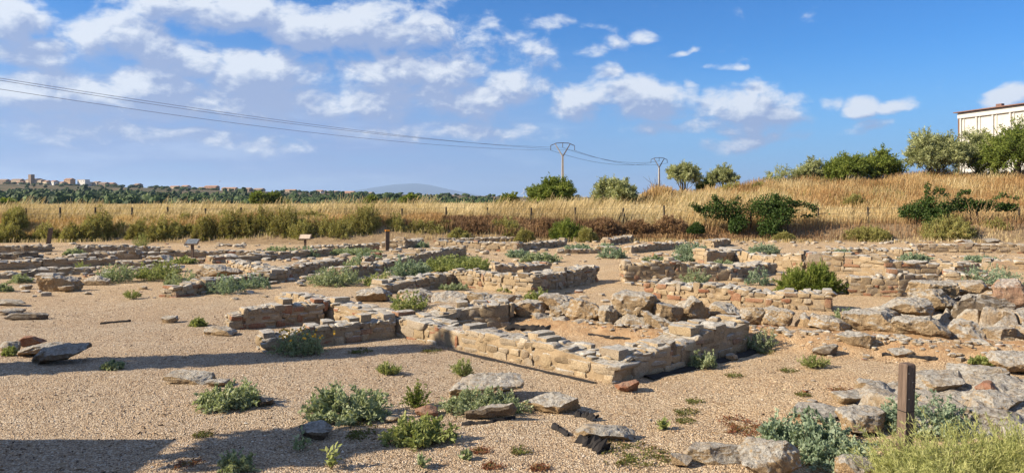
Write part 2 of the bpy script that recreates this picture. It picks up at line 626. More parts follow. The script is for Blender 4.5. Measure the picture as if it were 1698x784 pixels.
STOPS = [(0, (.20, .15, .10)), (.15, (.36, .275, .175)), (.4, (.48, .37, .23)), (.6, (.57, .455, .305)), (.72, (.45, .385, .30)), (.86, (.38, .305, .215)), (.93, (.38, .20, .12)), (1, (.34, .15, .085))]
M_WALL = stone_mat('ruin_stone', STOPS, lichen=.9)
M_BOULD = stone_mat('lichen_boulder', [(0, (.28, .20, .13)), (.5, (.52, .385, .23)), (.9, (.58, .40, .22)), (1, (.38, .18, .10))], lichen=.86, lich_lo=.14, spots=.85, bumpd=.05)
M_DARK = stone_mat('dark_slab_stone', [(0, (.09, .075, .06)), (1, (.20, .16, .12))], lichen=.55, spots=.5)
M_RED = stone_mat('red_sandstone', [(0, (.30, .13, .075)), (1, (.33, .15, .085))], lichen=.12, spots=.3)

def mortar_mat():
    m, t, b = new_mat('earth_mortar', .95, .1)
    p = pos(t)
    n1 = noise(t, p, 6, 5, .65); n2_ = noise(t, p, 60, 4, .7)
    col = ramp(t, n1, [(.3, (.41, .305, .19)), (.55, (.55, .42, .27)), (.75, (.64, .51, .345))])
    col = mixc(t, mapr(t, n2_, .3, .65, 0, .5), mixc(t, 1.0, col, (.6, .58, .55), 'MULTIPLY'), col)
    up = mth(t, 'MULTIPLY', mapr(t, normz(t), .35, .8), mapr(t, noise(t, p, 7, 6, .7), .30, .58))
    lc = mixc(t, mapr(t, noise(t, p, 22, 6, .7), .4, .62), (.20, .185, .155), (.60, .58, .52))
    col = mixc(t, mth(t, 'MULTIPLY', up, .85), col, lc)
    col = mixc(t, mapr(t, noise(t, p, 13, 7, .75), .60, .72, 0, .5), col, (.10, .08, .06))
    t.links.new(dim(t, col), b.inputs['Base Color'])
    bump(t, b, mth(t, 'ADD', n1, mth(t, 'MULTIPLY', n2_, .4)), .9, .03)
    return m
M_MORTAR = mortar_mat()

def ground_mat():
    m, t, b = new_mat('gravel_ground', .95, .12)
    p = pos(t)
    # crushed gravel: every cell a grain of its own colour
    cells = voro(t, p, 66, 'F1', 'Color')
    s = t.nodes.new('ShaderNodeSeparateColor'); t.links.new(cells, s.inputs[0])
    dist = voro(t, p, 66, 'F1', 'Distance')
    grain = ramp(t, s.outputs[0], [(0, (.15, .115, .09)), (.22, (.42, .32, .215)), (.55, (.585, .455, .31)), (.82, (.71, .58, .425)), (1, (.84, .76, .63))])
    grain = mixc(t, mapr(t, dist, .35, .75, 0, .5), grain, (.16, .105, .065))
    big = noise(t, p, .55, 5, .6)
    mid = noise(t, p, 3.2, 5, .65)
    grain = mixc(t, mapr(t, big, .35, .65, 0, .40), grain, mixc(t, 1.0, grain, (.88, .78, .68), 'MULTIPLY'))
    grain = mixc(t, mapr(t, mid, .50, .72, 0, .5), grain, mixc(t, 1.0, grain, (.72, .63, .54), 'MULTIPLY'))
    clod = noise(t, p, 9, 4, .7)
    grain = mixc(t, mapr(t, clod, .55, .72, 0, .45), grain, mixc(t, 1.0, grain, (.66, .58, .5), 'MULTIPLY'))
    # paler sand towards the back and the right of the dig
    grain = mixc(t, mth(t, 'MULTIPLY', attr(t, 'sand'), mapr(t, noise(t, p, .8, 4, .6), .2, .6, .45, 1)), grain, mixc(t, 1.0, grain, (1.32, 1.24, 1.06), 'MULTIPLY'))
    # trodden dust, litter and damp dark patches
    grain = mixc(t, mapr(t, noise(t, p, 1.3, 7, .72, .6), .56, .70, 0, .55), grain, (.58, .46, .32))
    grain = mixc(t, mapr(t, noise(t, p, 2.1, 7, .75, 1.2), .60, .72, 0, .6), grain, (.27, .185, .115))
    # bare reddish soil
    soil = ramp(t, noise(t, p, 5, 6, .7), [(.3, (.33, .185, .095)), (.5, (.48, .305, .16)), (.7, (.58, .415, .25))])
    z1 = attr(t, 'soil')
    col = mixc(t, mth(t, 'MULTIPLY', z1, mapr(t, noise(t, p, 2.6, 5, .7), .25, .55), clamp=True), grain, soil)
    # bank of dry earth, dead litter
    bankc = ramp(t, noise(t, p, 2.5, 6, .7), [(.25, (.15, .10, .06)), (.5, (.33, .235, .14)), (.75, (.44, .33, .20))])
    col = mixc(t, attr(t, 'bank'), col, bankc)
    fieldc = ramp(t, noise(t, p, .5, 6, .7), [(.3, (.30, .20, .085)), (.55, (.42, .29, .13)), (.75, (.26, .15, .065))])
    col = mixc(t, attr(t, 'field'), col, fieldc)
    farc = ramp(t, noise(t, p, .02, 6, .7), [(.3, (.045, .06, .025)), (.5, (.11, .095, .05)), (.6, (.19, .135, .08)), (.75, (.16, .14, .08))])
    col = mixc(t, attr(t, 'far'), col, farc)
    t.links.new(dim(t, col), b.inputs['Base Color'])
    nb = mth(t, 'SUBTRACT', mth(t, 'MULTIPLY', noise(t, p, 14, 4, .7), 1.2), mth(t, 'MULTIPLY', dist, .5))
    bump(t, b, nb, 1.0, .03)
    return m
M_GROUND = ground_mat()

def plain(name, col, rough=.8, var=.25, scale=20, spec=.2, metal=0):
    m, t, b = new_mat(name, rough, spec)
    p = pos(t)
    n_ = noise(t, p, scale, 5, .65)
    dk = tuple(x * (1 - var) for x in col)
    lt = tuple(min(1, x * (1 + var)) for x in col)
    t.links.new(dim(t, ramp(t, n_, [(.3, dk), (.7, lt)])), b.inputs['Base Color'])
    b.inputs['Metallic'].default_value = metal
    bump(t, b, n_, .3, .005)
    return m

def leaf_mat(name, stops, trans=.38, rough=.65):
    m = bpy.data.materials.new(name)
    m.use_nodes = True
    t = m.node_tree
    t.nodes.clear()
    col = ramp(t, attr(t), stops)
    p = pos(t)
    col = mixc(t, mapr(t, noise(t, p, 3.0, 3), .35, .65, 0, .35), col, mixc(t, 1.0, col, (.75, .78, .6), 'MULTIPLY'))
    col = dim(t, col)
    d = t.nodes.new('ShaderNodeBsdfPrincipled')
    d.inputs['Roughness'].default_value = rough
    d.inputs['Specular IOR Level'].default_value = .2
    t.links.new(col, d.inputs['Base Color'])
    tr = t.nodes.new('ShaderNodeBsdfTranslucent')
    t.links.new(mixc(t, 1.0, col, (1.0, 1.0, .6), 'MULTIPLY'), tr.inputs['Color'])
    mx = t.nodes.new('ShaderNodeMixShader')
    mx.inputs[0].default_value = trans
    t.links.new(d.outputs[0], mx.inputs[1]); t.links.new(tr.outputs[0], mx.inputs[2])
    o = t.nodes.new('ShaderNodeOutputMaterial')
    t.links.new(mx.outputs[0], o.inputs['Surface'])
    return m

M_HERB = leaf_mat('grey_green_leaf', [(0, (0.171, 0.218, 0.118)), (.5, (0.378, 0.443, 0.260)), (.85, (0.537, 0.586, 0.378)), (1, (0.634, 0.632, 0.425))])
M_HERBY = leaf_mat('yellow_green_leaf', [(0, (.16, .20, .07)), (.5, (.34, .39, .14)), (1, (.54, .55, .24))])
M_BLUE = leaf_mat('blue_green_leaf', [(0, (0.146, 0.207, 0.136)), (.5, (0.329, 0.425, 0.295)), (.85, (0.488, 0.564, 0.401)), (1, (0.586, 0.621, 0.460))])
M_BROOM = leaf_mat('olive_broom', [(0, (.10, .07, .03)), (.25, (.24, .20, .065)), (.55, (.41, .39, .13)), (.85, (.56, .53, .21)), (1, (.62, .44, .21))])
M_BROOMY = leaf_mat('bright_broom', [(0, (.24, .26, .08)), (.5, (.50, .53, .20)), (1, (.72, .70, .34))])
M_SCRUB = leaf_mat('dead_scrub', [(0, (0.143, 0.084, 0.048)), (.5, (0.286, 0.168, 0.089)), (.85, (0.454, 0.286, 0.145)), (1, (0.571, 0.420, 0.209))], .15)
M_OLIVE = leaf_mat('olive_tree_leaf', [(0, (0.161, 0.185, 0.087)), (.5, (0.397, 0.425, 0.206)), (.9, (0.704, 0.737, 0.411)), (1, (0.880, 0.850, 0.520))])
M_GREEN = leaf_mat('bush_leaf', [(0, (0.085, 0.117, 0.025)), (.5, (0.208, 0.271, 0.056)), (1, (0.415, 0.453, 0.112))])
M_VINE = leaf_mat('vine_leaf', [(0, (.03, .06, .014)), (.5, (.075, .135, .03)), (1, (.16, .215, .07))])
M_MOSS = leaf_mat('mat_weed', [(0, (.16, .08, .04)), (.3, (.18, .13, .045)), (.6, (.16, .18, .05)), (1, (.25, .27, .08))])
M_MOSSR = leaf_mat('red_mat_weed', [(0, (.22, .07, .045)), (.5, (.30, .12, .065)), (.85, (.25, .16, .06)), (1, (.22, .22, .08))])
M_GRASS = leaf_mat('dry_grass', [(0, (0.354, 0.221, 0.095)), (.3, (0.603, 0.441, 0.221)), (.7, (0.790, 0.630, 0.362)), (1, (0.884, 0.735, 0.473))], .3)
M_RUST = leaf_mat('rusty_grass', [(0, (0.336, 0.178, 0.081)), (.4, (0.546, 0.322, 0.144)), (.7, (0.693, 0.483, 0.237)), (1, (0.819, 0.690, 0.400))], .3)
M_BARK = plain('bark', (.13, .10, .075), .95, .4, 30)
M_TWIG = plain('twig', (.16, .12, .06), .95, .3, 30)
M_WOODF = leaf_mat('far_wood_leaf', [(0, (0.032, 0.053, 0.021)), (.4, (0.068, 0.107, 0.038)), (.75, (0.122, 0.176, 0.056)), (1, (0.202, 0.262, 0.090))], .15)
M_POST = plain('weathered_post', (.15, .105, .075), .9, .45, 18)
M_FPOST = plain('fence_post_wood', (.075, .06, .045), .95, .4, 12)
M_IRON = plain('galvanised_wire', (.12, .12, .12), .6, .2, 10, .4)
M_CONC = plain('concrete', (.50, .45, .38), .9, .15, 3)
M_STEEL = plain('dark_steel', (.10, .085, .08), .6, .25, 10, .4)
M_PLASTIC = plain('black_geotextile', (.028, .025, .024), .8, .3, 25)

# ------------------------------------------------------------------ ground
def axis(parts):
    out = [parts[0][0]]
    for a, b, s0, s1 in parts:
        n_ = max(1, int(round((b - a) / ((s0 + s1) / 2))))
        w = np.linspace(s0, s1, n_); w = w / w.sum() * (b - a)
        out.extend(a + np.cumsum(w))
    return np.array(out)

xs = axis([(-12000, -600, 900, 40), (-600, -60, 30, 3), (-60, -12, 1.2, .25), (-12, 12, .075, .075), (12, 60, .25, 1.2), (60, 600, 3, 30), (600, 12000, 40, 900)])
ys = axis([(-60, 4, 4, .1), (4, 15, .065, .065), (15, 46, .09, .22), (46, 62, .25, .4), (62, 330, 1.5, 6), (330, 1400, 8, 20), (1400, 30000, 40, 1500)])
GX, GY = np.meshgrid(xs, ys)
gx, gy = GX.ravel(), GY.ravel()
zz = gz(gx, gy, True)
nx, ny = len(xs), len(ys)
ii = np.arange(nx * ny).reshape(ny, nx)
gf = np.stack([ii[:-1, :-1], ii[:-1, 1:], ii[1:, 1:], ii[1:, :-1]], -1).reshape(-1, 4)
R_ = ridge_pts()
dr = np.full(gx.shape, 1e9)
for a, b in zip(R_[:-1], R_[1:]):
    ab = b - a
    t_ = np.clip(((gx - a[0]) * ab[0] + (gy - a[1]) * ab[1]) / (ab @ ab), 0, 1)
    dr = np.minimum(dr, np.hypot(gx - a[0] - t_ * ab[0], gy - a[1] - t_ * ab[1]))
soil = (1 - sm(dr, .4, 1.25)) * sm(gx, -.6, .6)
ybk = 40.0 + 1.2 * np.sin(gx * .16) + .8 * sm(gx, 0, 12)
bankw = sm(gy, ybk - 1.2, ybk + .8)
fieldw = sm(gy, 43.2, 46)
farw = sm(gy, 150, 240)
gnd = mesh('ground', np.stack([gx, gy, zz], 1), gf, M_GROUND, None, None, True,
           extra={'sand': np.clip(sm(gy, 13, 22) * .8 + sm(gx, -1.5, 3.5) * .8, 0, 1), 'soil': soil, 'bank': bankw, 'field': fieldw, 'far': farw})
tag(gnd, None, None, None, 'structure')

# loose gravel grains that stand proud of the surface
def gravel():
    n_ = 50000
    Yg = 6.2 + (RNG.random(n_) ** 1.5) * 10
    Xg = (RNG.random(n_) - .5) * 1.5 * Yg
    zg = gz(Xg, Yg, True)
    keep = RNG.random(n_) < (.25 + .75 * sm(vnoise(np.stack([Xg * 1.7, Yg * 1.7, Xg * 0], 1), 5), .2, .7))
    Xg, Yg, zg = Xg[keep], Yg[keep], zg[keep]; n_ = len(Xg)
    s = (.0045 + .012 * RNG.random(n_) ** 4)
    oc = np.array([[1, 0, 0], [-.9, .2, 0], [0, 1, .1], [.1, -1, 0], [0, 0, .75], [0, 0, -.6]])
    v = oc[None] * s[:, None, None] * RNG.uniform(.65, 1.35, (n_, 6, 3))
    a = RNG.random(n_) * 6.28
    ca, sa = np.cos(a)[:, None], np.sin(a)[:, None]
    x = v[..., 0] * ca - v[..., 1] * sa; y = v[..., 0] * sa + v[..., 1] * ca
    v = np.stack([x + Xg[:, None], y + Yg[:, None], v[..., 2] + (zg + s * .3)[:, None]], -1).reshape(-1, 3)
    f = np.array([[0, 2, 4], [2, 1, 4], [1, 3, 4], [3, 0, 4], [2, 0, 5], [1, 2, 5], [3, 1, 5], [0, 3, 5]])
    f = (f[None] + (np.arange(n_) * 6)[:, None, None]).reshape(-1, 3)
    m, t, b = new_mat('gravel_grain', .9, .15)
    t.links.new(dim(t, ramp(t, attr(t), [(0, (.13, .10, .08)), (.2, (.38, .26, .165)), (.6, (.56, .40, .26)), (.9, (.66, .52, .37)), (1, (.75, .68, .58))])), b.inputs['Base Color'])
    o = mesh('loose_gravel', v, f, m, None, np.repeat(RNG.random(n_), 6))
    tag(o, 'tan crushed gravel grains covering the floor of the dig', 'gravel', None, 'stuff')
gravel()

# dry litter: twigs, leaf bits and dark chips lying in drifts
def litter():
    n_ = 9000
    Yg = 6.2 + RNG.random(n_) ** 1.4 * 22
    Xg = (RNG.random(n_) - .5) * 1.5 * Yg
    q = np.stack([Xg * .9, Yg * .9, Xg * 0], 1)
    keep = vnoise(q, 55) * .6 + vnoise(q * 3.1, 56) * .4 > .53
    Xg, Yg = Xg[keep], Yg[keep]; n_ = len(Xg)
    zg = gz(Xg, Yg, True)
    a = RNG.random(n_) * 6.283
    ln = .010 + .05 * RNG.random(n_) ** 4; wd_ = .003 + .010 * RNG.random(n_) ** 2
    d = np.stack([np.cos(a), np.sin(a), RNG.normal(.05, .12, n_)], 1) * ln[:, None]
    e = np.stack([-np.sin(a), np.cos(a), a * 0], 1) * wd_[:, None]
    c = np.stack([Xg, Yg, zg + .006], 1)
    up = np.array([0, 0, 1.0]) * (wd_ * .6)[:, None]
    v = np.stack([c - d, c + e - up, c + d, c - e - up, c + up], 1).reshape(-1, 3)
    f = (np.arange(n_) * 5)[:, None, None] + np.array([[0, 1, 4], [1, 2, 4], [2, 3, 4], [3, 0, 4]])
    m, t, b = new_mat('dry_litter', .95, .1)
    t.links.new(dim(t, ramp(t, attr(t), [(0, (.045, .035, .028)), (.4, (.13, .085, .05)), (.75, (.27, .18, .10)), (1, (.55, .45, .30))])), b.inputs['Base Color'])
    tag(mesh('ground_litter', v, f.reshape(-1, 3), m, None, np.repeat(RNG.random(n_), 5)), 'dry twigs and dark chips scattered in drifts over the gravel', 'litter', None, 'stuff')
litter()

# ------------------------------------------------------------------ foliage generators
def leaves(base, dirv, length, width, rng, flat=.0):
    """diamond leaves: returns verts (n*4,3) and faces"""
    n_ = len(base)
    d = dirv / (np.linalg.norm(dirv, axis=1)[:, None] + 1e-9)
    up = rng.normal(0, 1, (n_, 3)); up[:, 2] += flat
    s = np.cross(d, up); s /= (np.linalg.norm(s, axis=1)[:, None] + 1e-9)
    nn = np.cross(s, d)
    ln = length[:, None]; w = width[:, None]
    v = np.stack([base, base + d * ln * .45 + s * w * .5 + nn * ln * .06, base + d * ln, base + d * ln * .45 - s * w * .5 + nn * ln * .06], 1)
    f = (np.arange(n_) * 4)[:, None] + np.array([0, 1, 2, 3])
    return v.reshape(-1, 3), f

def sprigs(c, rx, ry, h, n, k, ll, lw, rng, spread=.35, low=.0, up=.5, bare=.2, wild=.5, tipvar=(.65, 1.1), stemr=None, ztop=None):
    """n stems fanning out of a base, each with k leaves; returns leaf verts, faces, rnd, stem curves"""
    th = rng.random(n) * 2 * math.pi
    cz = np.clip(low + (1 - low) * rng.random(n), 0, 1)            # cos of polar angle
    sz = np.sqrt(1 - cz * cz)
    m = rng.uniform(*tipvar, n)
    tip = np.stack([rx * np.cos(th) * sz, ry * np.sin(th) * sz, h * cz], 1) * m[:, None]
    rb = np.sqrt(rng.random(n)) * spread
    tb = th + rng.normal(0, .7, n)
    b0 = np.stack([rx * rb * np.cos(tb), ry * rb * np.sin(tb), np.zeros(n)], 1)
    mid = (b0 + tip) / 2
    mid[:, 2] += up * h * .35 * (1 - cz)
    mid += rng.normal(0, .05, (n, 3)) * np.array([rx, ry, h])
    t = bare + (1 - bare) * rng.random((n, k)) ** .8
    T = t[..., None]
    pp = (1 - T) ** 2 * b0[:, None] + 2 * T * (1 - T) * mid[:, None] + T * T * tip[:, None]
    tg = 2 * (1 - T) * (mid - b0)[:, None] + 2 * T * (tip - mid)[:, None]
    tg /= np.linalg.norm(tg, axis=2)[..., None] + 1e-9
    dv = tg * .6 + rng.normal(0, wild, (n, k, 3)) + np.array([0, 0, .25])
    pp = pp + rng.normal(0, ll * .25, (n, k, 3))
    pp[..., 2] = np.maximum(pp[..., 2], .003)
    base = pp.reshape(-1, 3)
    ln = ll * rng.uniform(.6, 1.3, n * k); wd_ = lw * rng.uniform(.7, 1.3, n * k)
    v, f = leaves(base, dv.reshape(-1, 3), ln, wd_, rng, .5)
    sr = np.repeat(rng.random(n), k)
    r = np.clip(.55 * sr + .45 * rng.random(n * k), 0, 1)
    v = v + np.asarray(c)
    v[:, 2] = np.maximum(v[:, 2], np.asarray(c)[2] + .002)
    st = (b0 + c, mid + c, tip + c)
    return v, f, np.repeat(r, 4), st

def stem_mesh(st, r0, mb, rng, most=60, r=.4, mi=1):
    b0, m, tp = st
    ix = rng.permutation(len(b0))[:most]
    T = np.array([0, .35, .7, 1.0])[:, None]
    for i in ix:
        pts = (1 - T) ** 2 * b0[i] + 2 * T * (1 - T) * m[i] + T * T * tp[i]
        mb.tube(pts, [r0, r0 * .8, r0 * .6, r0 * .3], 3, r, mi)

def herb(px, base, w, h, label, mat=None, name='grey_green_weed', cat='plant', kind='herb', group=None):
    c = P(px, base)
    s = c[1] / F
    if c[1] > 13: w *= 1.16; h *= 1.16
    rx = w * s / 2
    rng = np.random.default_rng(int(px * 131 + base * 17))
    ry = rx * .72
    c = c + np.array([0, ry * .75, 0]); c[2] = gz1(c[0], c[1])
    hh = max(.07, (h * s) - ry * .9 * (CAMZ - .1) / c[1])
    near = c[1] < 13
    area = rx * ry
    mb = MB()
    if kind == 'herb':
        ll = .034 * (.8 + .6 * ((px * 7 + base) % 10) / 10) if near else .046
        if c[1] > 22: ll = .065
        n = int(np.clip(area * (760 if near else 400), 50, 560))
        k = 42 if near else 34
        v, f, r, st = sprigs(c, rx, ry, hh, n, k, ll, ll * .6, rng, spread=.85, low=.0, up=.8, bare=.1, tipvar=(.6, 1.18))
        mb.add(v, f, r, 0)
        if near:
            stem_mesh(st, .004, mb, rng, 60)
    elif kind == 'wisp':
        n = int(np.clip(area * 500, 30, 160))
        v, f, r, st = sprigs(c, rx, ry, hh, n, 26, .05, .014, rng, spread=.35, low=.25, up=.2, bare=.1, wild=.35)
        mb.add(v, f, r, 0)
        if near:
            stem_mesh(st, .003, mb, rng, 60)
    elif kind == 'twiggy':
        n = 46
        v, f, r, st = sprigs(c, rx, ry, hh, n, 34, .026, .014, rng, spread=.2, low=.15, up=.2, bare=.15, wild=.7)
        mb.add(v, f, r, 0)
        stem_mesh(st, .0035, mb, rng, 60)
    elif kind == 'seedling':
        v, f, r, st = sprigs(c, rx, ry, hh, 5, 11, .06, .036, rng, spread=.15, low=.5, up=.2, bare=.15, wild=.8)
        mb.add(v, f, r, 0)
        stem_mesh(st, .004, mb, rng, 60)
    o = mb.build(name, [mat or M_HERB, M_TWIG], loc=tuple(c))
    return tag(o, label, cat, group or 'weeds growing among the ruins')

def mat_weed(x0, x1, y0, y1, label, mat):
    a = P((x0 + x1) / 2, y1); b = P((x0 + x1) / 2, y0)
    c = (a + b) / 2
    rx = (x1 - x0) / 2 * c[1] / F; ry = max(.05, (b[1] - a[1]) / 2)
    rng = np.random.default_rng(int(x0 * 7 + y0))
    n = int(np.clip(rx * ry * 9000, 250, 2600))
    rr = np.sqrt(rng.random(n)) * rng.uniform(.75, 1.0, n); th = rng.random(n) * 6.283
    q = np.stack([rx * rr * np.cos(th), ry * rr * np.sin(th)], 1)
    q += .35 * np.array([rx, ry]) * np.stack([fbm(np.stack([q[:, 0] * 4, q[:, 1] * 4, q[:, 0] * 0 + 3], 1), 31, 2), fbm(np.stack([q[:, 0] * 4, q[:, 1] * 4, q[:, 0] * 0 + 9], 1), 32, 2)], 1)
    keep = vnoise(np.stack([q[:, 0] * 11, q[:, 1] * 11, q[:, 0] * 0], 1), 8) > .33
    q = q[keep]; rr = rr[keep]; n = len(q)
    x, y = c[0] + q[:, 0], c[1] + q[:, 1]
    z = gz(x, y, True) + rng.uniform(.0, .022, n)
    d = rng.normal(0, 1, (n, 3)); d[:, 2] = np.abs(d[:, 2]) * .5
    v, f = leaves(np.stack([x, y, z], 1), d, rng.uniform(.015, .034, n), rng.uniform(.010, .018, n), rng, 1.0)
    o = mesh('creeping_weed', v, f, mat, None, np.repeat(np.clip(.9 - rr * .6 + rng.normal(0, .2, n), 0, 1), 4), loc=(c[0], c[1], gz1(c[0], c[1])))
    return tag(o, label, 'weed patch', 'creeping weed patches on the gravel')

def shrub(px, base, w, h, Y, label, mat, n=150, k=40, ll=.16, lw=.03, name='broom_shrub', wild=.35, low=.05, group=None, spread=.35, zoff=0, bare=.15, tipvar=(.65, 1.1), depth=.75):
    s = Y / F
    c = D(px, Y) if base is None else np.array([(px - CX) * s, Y, zat(base, Y)])
    c[2] += zoff
    rx = w * s / 2 * 1.2; hh = h * s * 1.3
    rng = np.random.default_rng(int(px * 13 + Y * 7))
    root = empty(name, tuple(c), label, 'shrub', group or ('broom shrubs along the bank' if name == 'broom_shrub' else None))
    V, Fc, R, off_ = [], [], [], 0
    lob = max(2, int(3 + w / 14))
    mb = MB()
    for i in range(lob):
        u = rng.uniform(-.55, .55); q = rng.uniform(-.4, .4)
        if i == 0: u = q = 0
        sc = rng.uniform(.5, .8)
        cc_ = c + np.array([u * rx, q * rx * depth, 0])
        hs_ = hh * (1 - .45 * abs(u)) * rng.uniform(.8, 1.08)
        v, f, r, st = sprigs(cc_, rx * sc, rx * depth * sc, hs_, int(n * 1.7) // lob, k, ll, lw, rng, spread=spread, low=low, up=.7, bare=bare, wild=wild, tipvar=tipvar)
        V.append(v); Fc.append(f + off_); R.append(np.clip(r * .75 + rng.uniform(-.05, .3), 0, 1)); off_ += len(v)
        stem_mesh(st, max(.006, .012 * hh), mb, rng, 12, .4, 0)
    V = np.concatenate(V)
    mesh('foliage', V, np.concatenate(Fc), mat, root, np.concatenate(R), loc=tuple(c))
    mb.build('stems', [M_TWIG], root, loc=tuple(c))
    return root

def tree(px, base, w, h, Y, label, mat, n=260, k=34, ll=.16, lw=.05, name='olive_tree', trunks=3, crown_from=.25, group=None, wild=.7, lobes=None, cat='tree', bark=None):
    s = Y / F
    c = np.array([(px - CX) * s, Y, 0.0]); c[2] = gz1(c[0], Y)
    if base is not None:
        top = zat(base - h, Y); hh = top - c[2]
    else:
        hh = h * s
    rx = w * s / 2 * 1.12
    rng = np.random.default_rng(int(px * 5 + Y))
    root = empty(name, tuple(c), label, cat, group or 'trees and bushes on the field and hill')
    tb = MB()
    V, Fc, R, off_ = [], [], [], 0
    lobes = lobes or 11
    for i in range(lobes):
        a = i * 2.399 + rng.random()
        rr = math.sqrt((i + .4) / lobes)
        zc = hh * (crown_from + (1 - crown_from) * (.30 + .38 * (1 - rr) + rng.uniform(-.08, .16)))
        lc_ = np.array([rx * .66 * rr * math.cos(a), rx * .60 * rr * math.sin(a), zc])
        lr = rx * rng.uniform(.34, .50)
        lh = hh * (1 - crown_from) * rng.uniform(.26, .38)
        # limb
        bx = rng.normal(0, rx * .05, 2)
        mid = np.array([lc_[0] * .35 + rng.normal(0, .05), lc_[1] * .35, zc * .5])
        r0 = .022 * hh if i < trunks else .011 * hh
        T = np.linspace(0, 1, 6)[:, None]
        p0 = np.array([bx[0], bx[1], -.1])
        pts = (1 - T) ** 2 * p0 + 2 * T * (1 - T) * mid + T * T * lc_ + rng.normal(0, .02 * hh, (6, 3)) * np.sin(T * 3.14)
        tb.tube(pts + c, np.linspace(r0, r0 * .3, 6), 6)
        nn_ = n // lobes
        # twigs radiating from lobe centre
        d = rng.normal(0, 1, (nn_, 3)); d[:, 2] = d[:, 2] * .9 + .15
        d /= np.linalg.norm(d, axis=1)[:, None]
        tp = lc_ + d * np.array([lr, lr, lh]) * rng.uniform(.6, 1.15, (nn_, 1))
        t = .25 + .75 * rng.random((nn_, k))
        pp = lc_ + (tp - lc_)[:, None] * t[..., None] + rng.normal(0, lr * .07, (nn_, k, 3))
        dv = d[:, None] * .6 + rng.normal(0, wild, (nn_, k, 3)) + np.array([0, 0, .2])
        m_ = nn_ * k
        v, f = leaves(pp.reshape(-1, 3) + c, dv.reshape(-1, 3), ll * rng.uniform(.6, 1.3, m_), lw * rng.uniform(.7, 1.3, m_), rng, .3)
        V.append(v); Fc.append(f + off_); off_ += len(v)
        R.append(np.repeat(np.clip(.5 * np.repeat(rng.random(nn_), k) + .35 * rng.random(m_) + rng.uniform(0, .2), 0, 1), 4))
        for j in range(0, nn_, 4):
            tb.tube(np.stack([lc_ + c, (lc_ + tp[j]) / 2 + c + rng.normal(0, .02, 3), tp[j] + c]), [r0 * .3, r0 * .2, r0 * .08], 3)
    tb.build('trunk', [bark or M_BARK], root, True, tuple(c))
    mesh('crown', np.concatenate(V), np.concatenate(Fc), mat, root, np.concatenate(R), loc=tuple(c))
    return root

def grass(name, label, n, xf, yf, hf, mat, lean=(.25, .05), wd_=.022, kind='stuff', zlo=0.0, rmul=None, cat='grass', thin=None, seed=1):
    rng = np.random.default_rng(seed)
    x, y = xf(rng, n), yf(rng, n)
    if thin is not None:
        k = rng.random(n) < thin(x, y)
        x, y = x[k], y[k]
    n = len(x)
    z = gz(x, y)
    clump = vnoise(np.stack([x * .9, y * .9, x * 0], 1), 77)
    hgt = hf(x, y) * rng.uniform(.55, 1.15, n) * (.72 + .5 * clump)
    a = rng.random(n) * 6.283
    l1 = np.stack([np.cos(a), np.sin(a), a * 0], 1) * (rng.random(n) * .45)[:, None] + np.array([lean[0], lean[1], 0])
    b = np.stack([x, y, z + zlo], 1)
    hv = np.stack([a * 0, a * 0, hgt], 1)
    p1 = b + hv * .55 + l1 * (hgt * .22)[:, None]
    p2 = b + hv * rng.uniform(.85, 1.0, (n, 1)) + l1 * (hgt * .75)[:, None]
    w = wd_ * rng.uniform(.6, 1.4, n)
    ph = rng.random(n) * 3.14
    s = np.stack([np.cos(ph), np.sin(ph) * .6, a * 0], 1) * w[:, None] / 2
    v = np.stack([b - s, b + s, p1 + s * .9, p1 - s * .9, p2 + s * .8, p2 - s * .8], 1).reshape(-1, 3)
    o = (np.arange(n) * 6)[:, None]
    f = np.concatenate([o + np.array([0, 1, 2, 3]), o + np.array([3, 2, 4, 5])])
    r = np.clip(.6 * vnoise(np.stack([x * .35, y * .5, x * 0], 1), 41) + .4 * rng.random(n) + .08, 0, 1)
    if rmul is not None: r = np.clip(r + rmul(x, y), 0, 1)
    ob = mesh(name, v, f, mat, None, np.repeat(r, 6))
    return tag(ob, label, cat, None, kind)
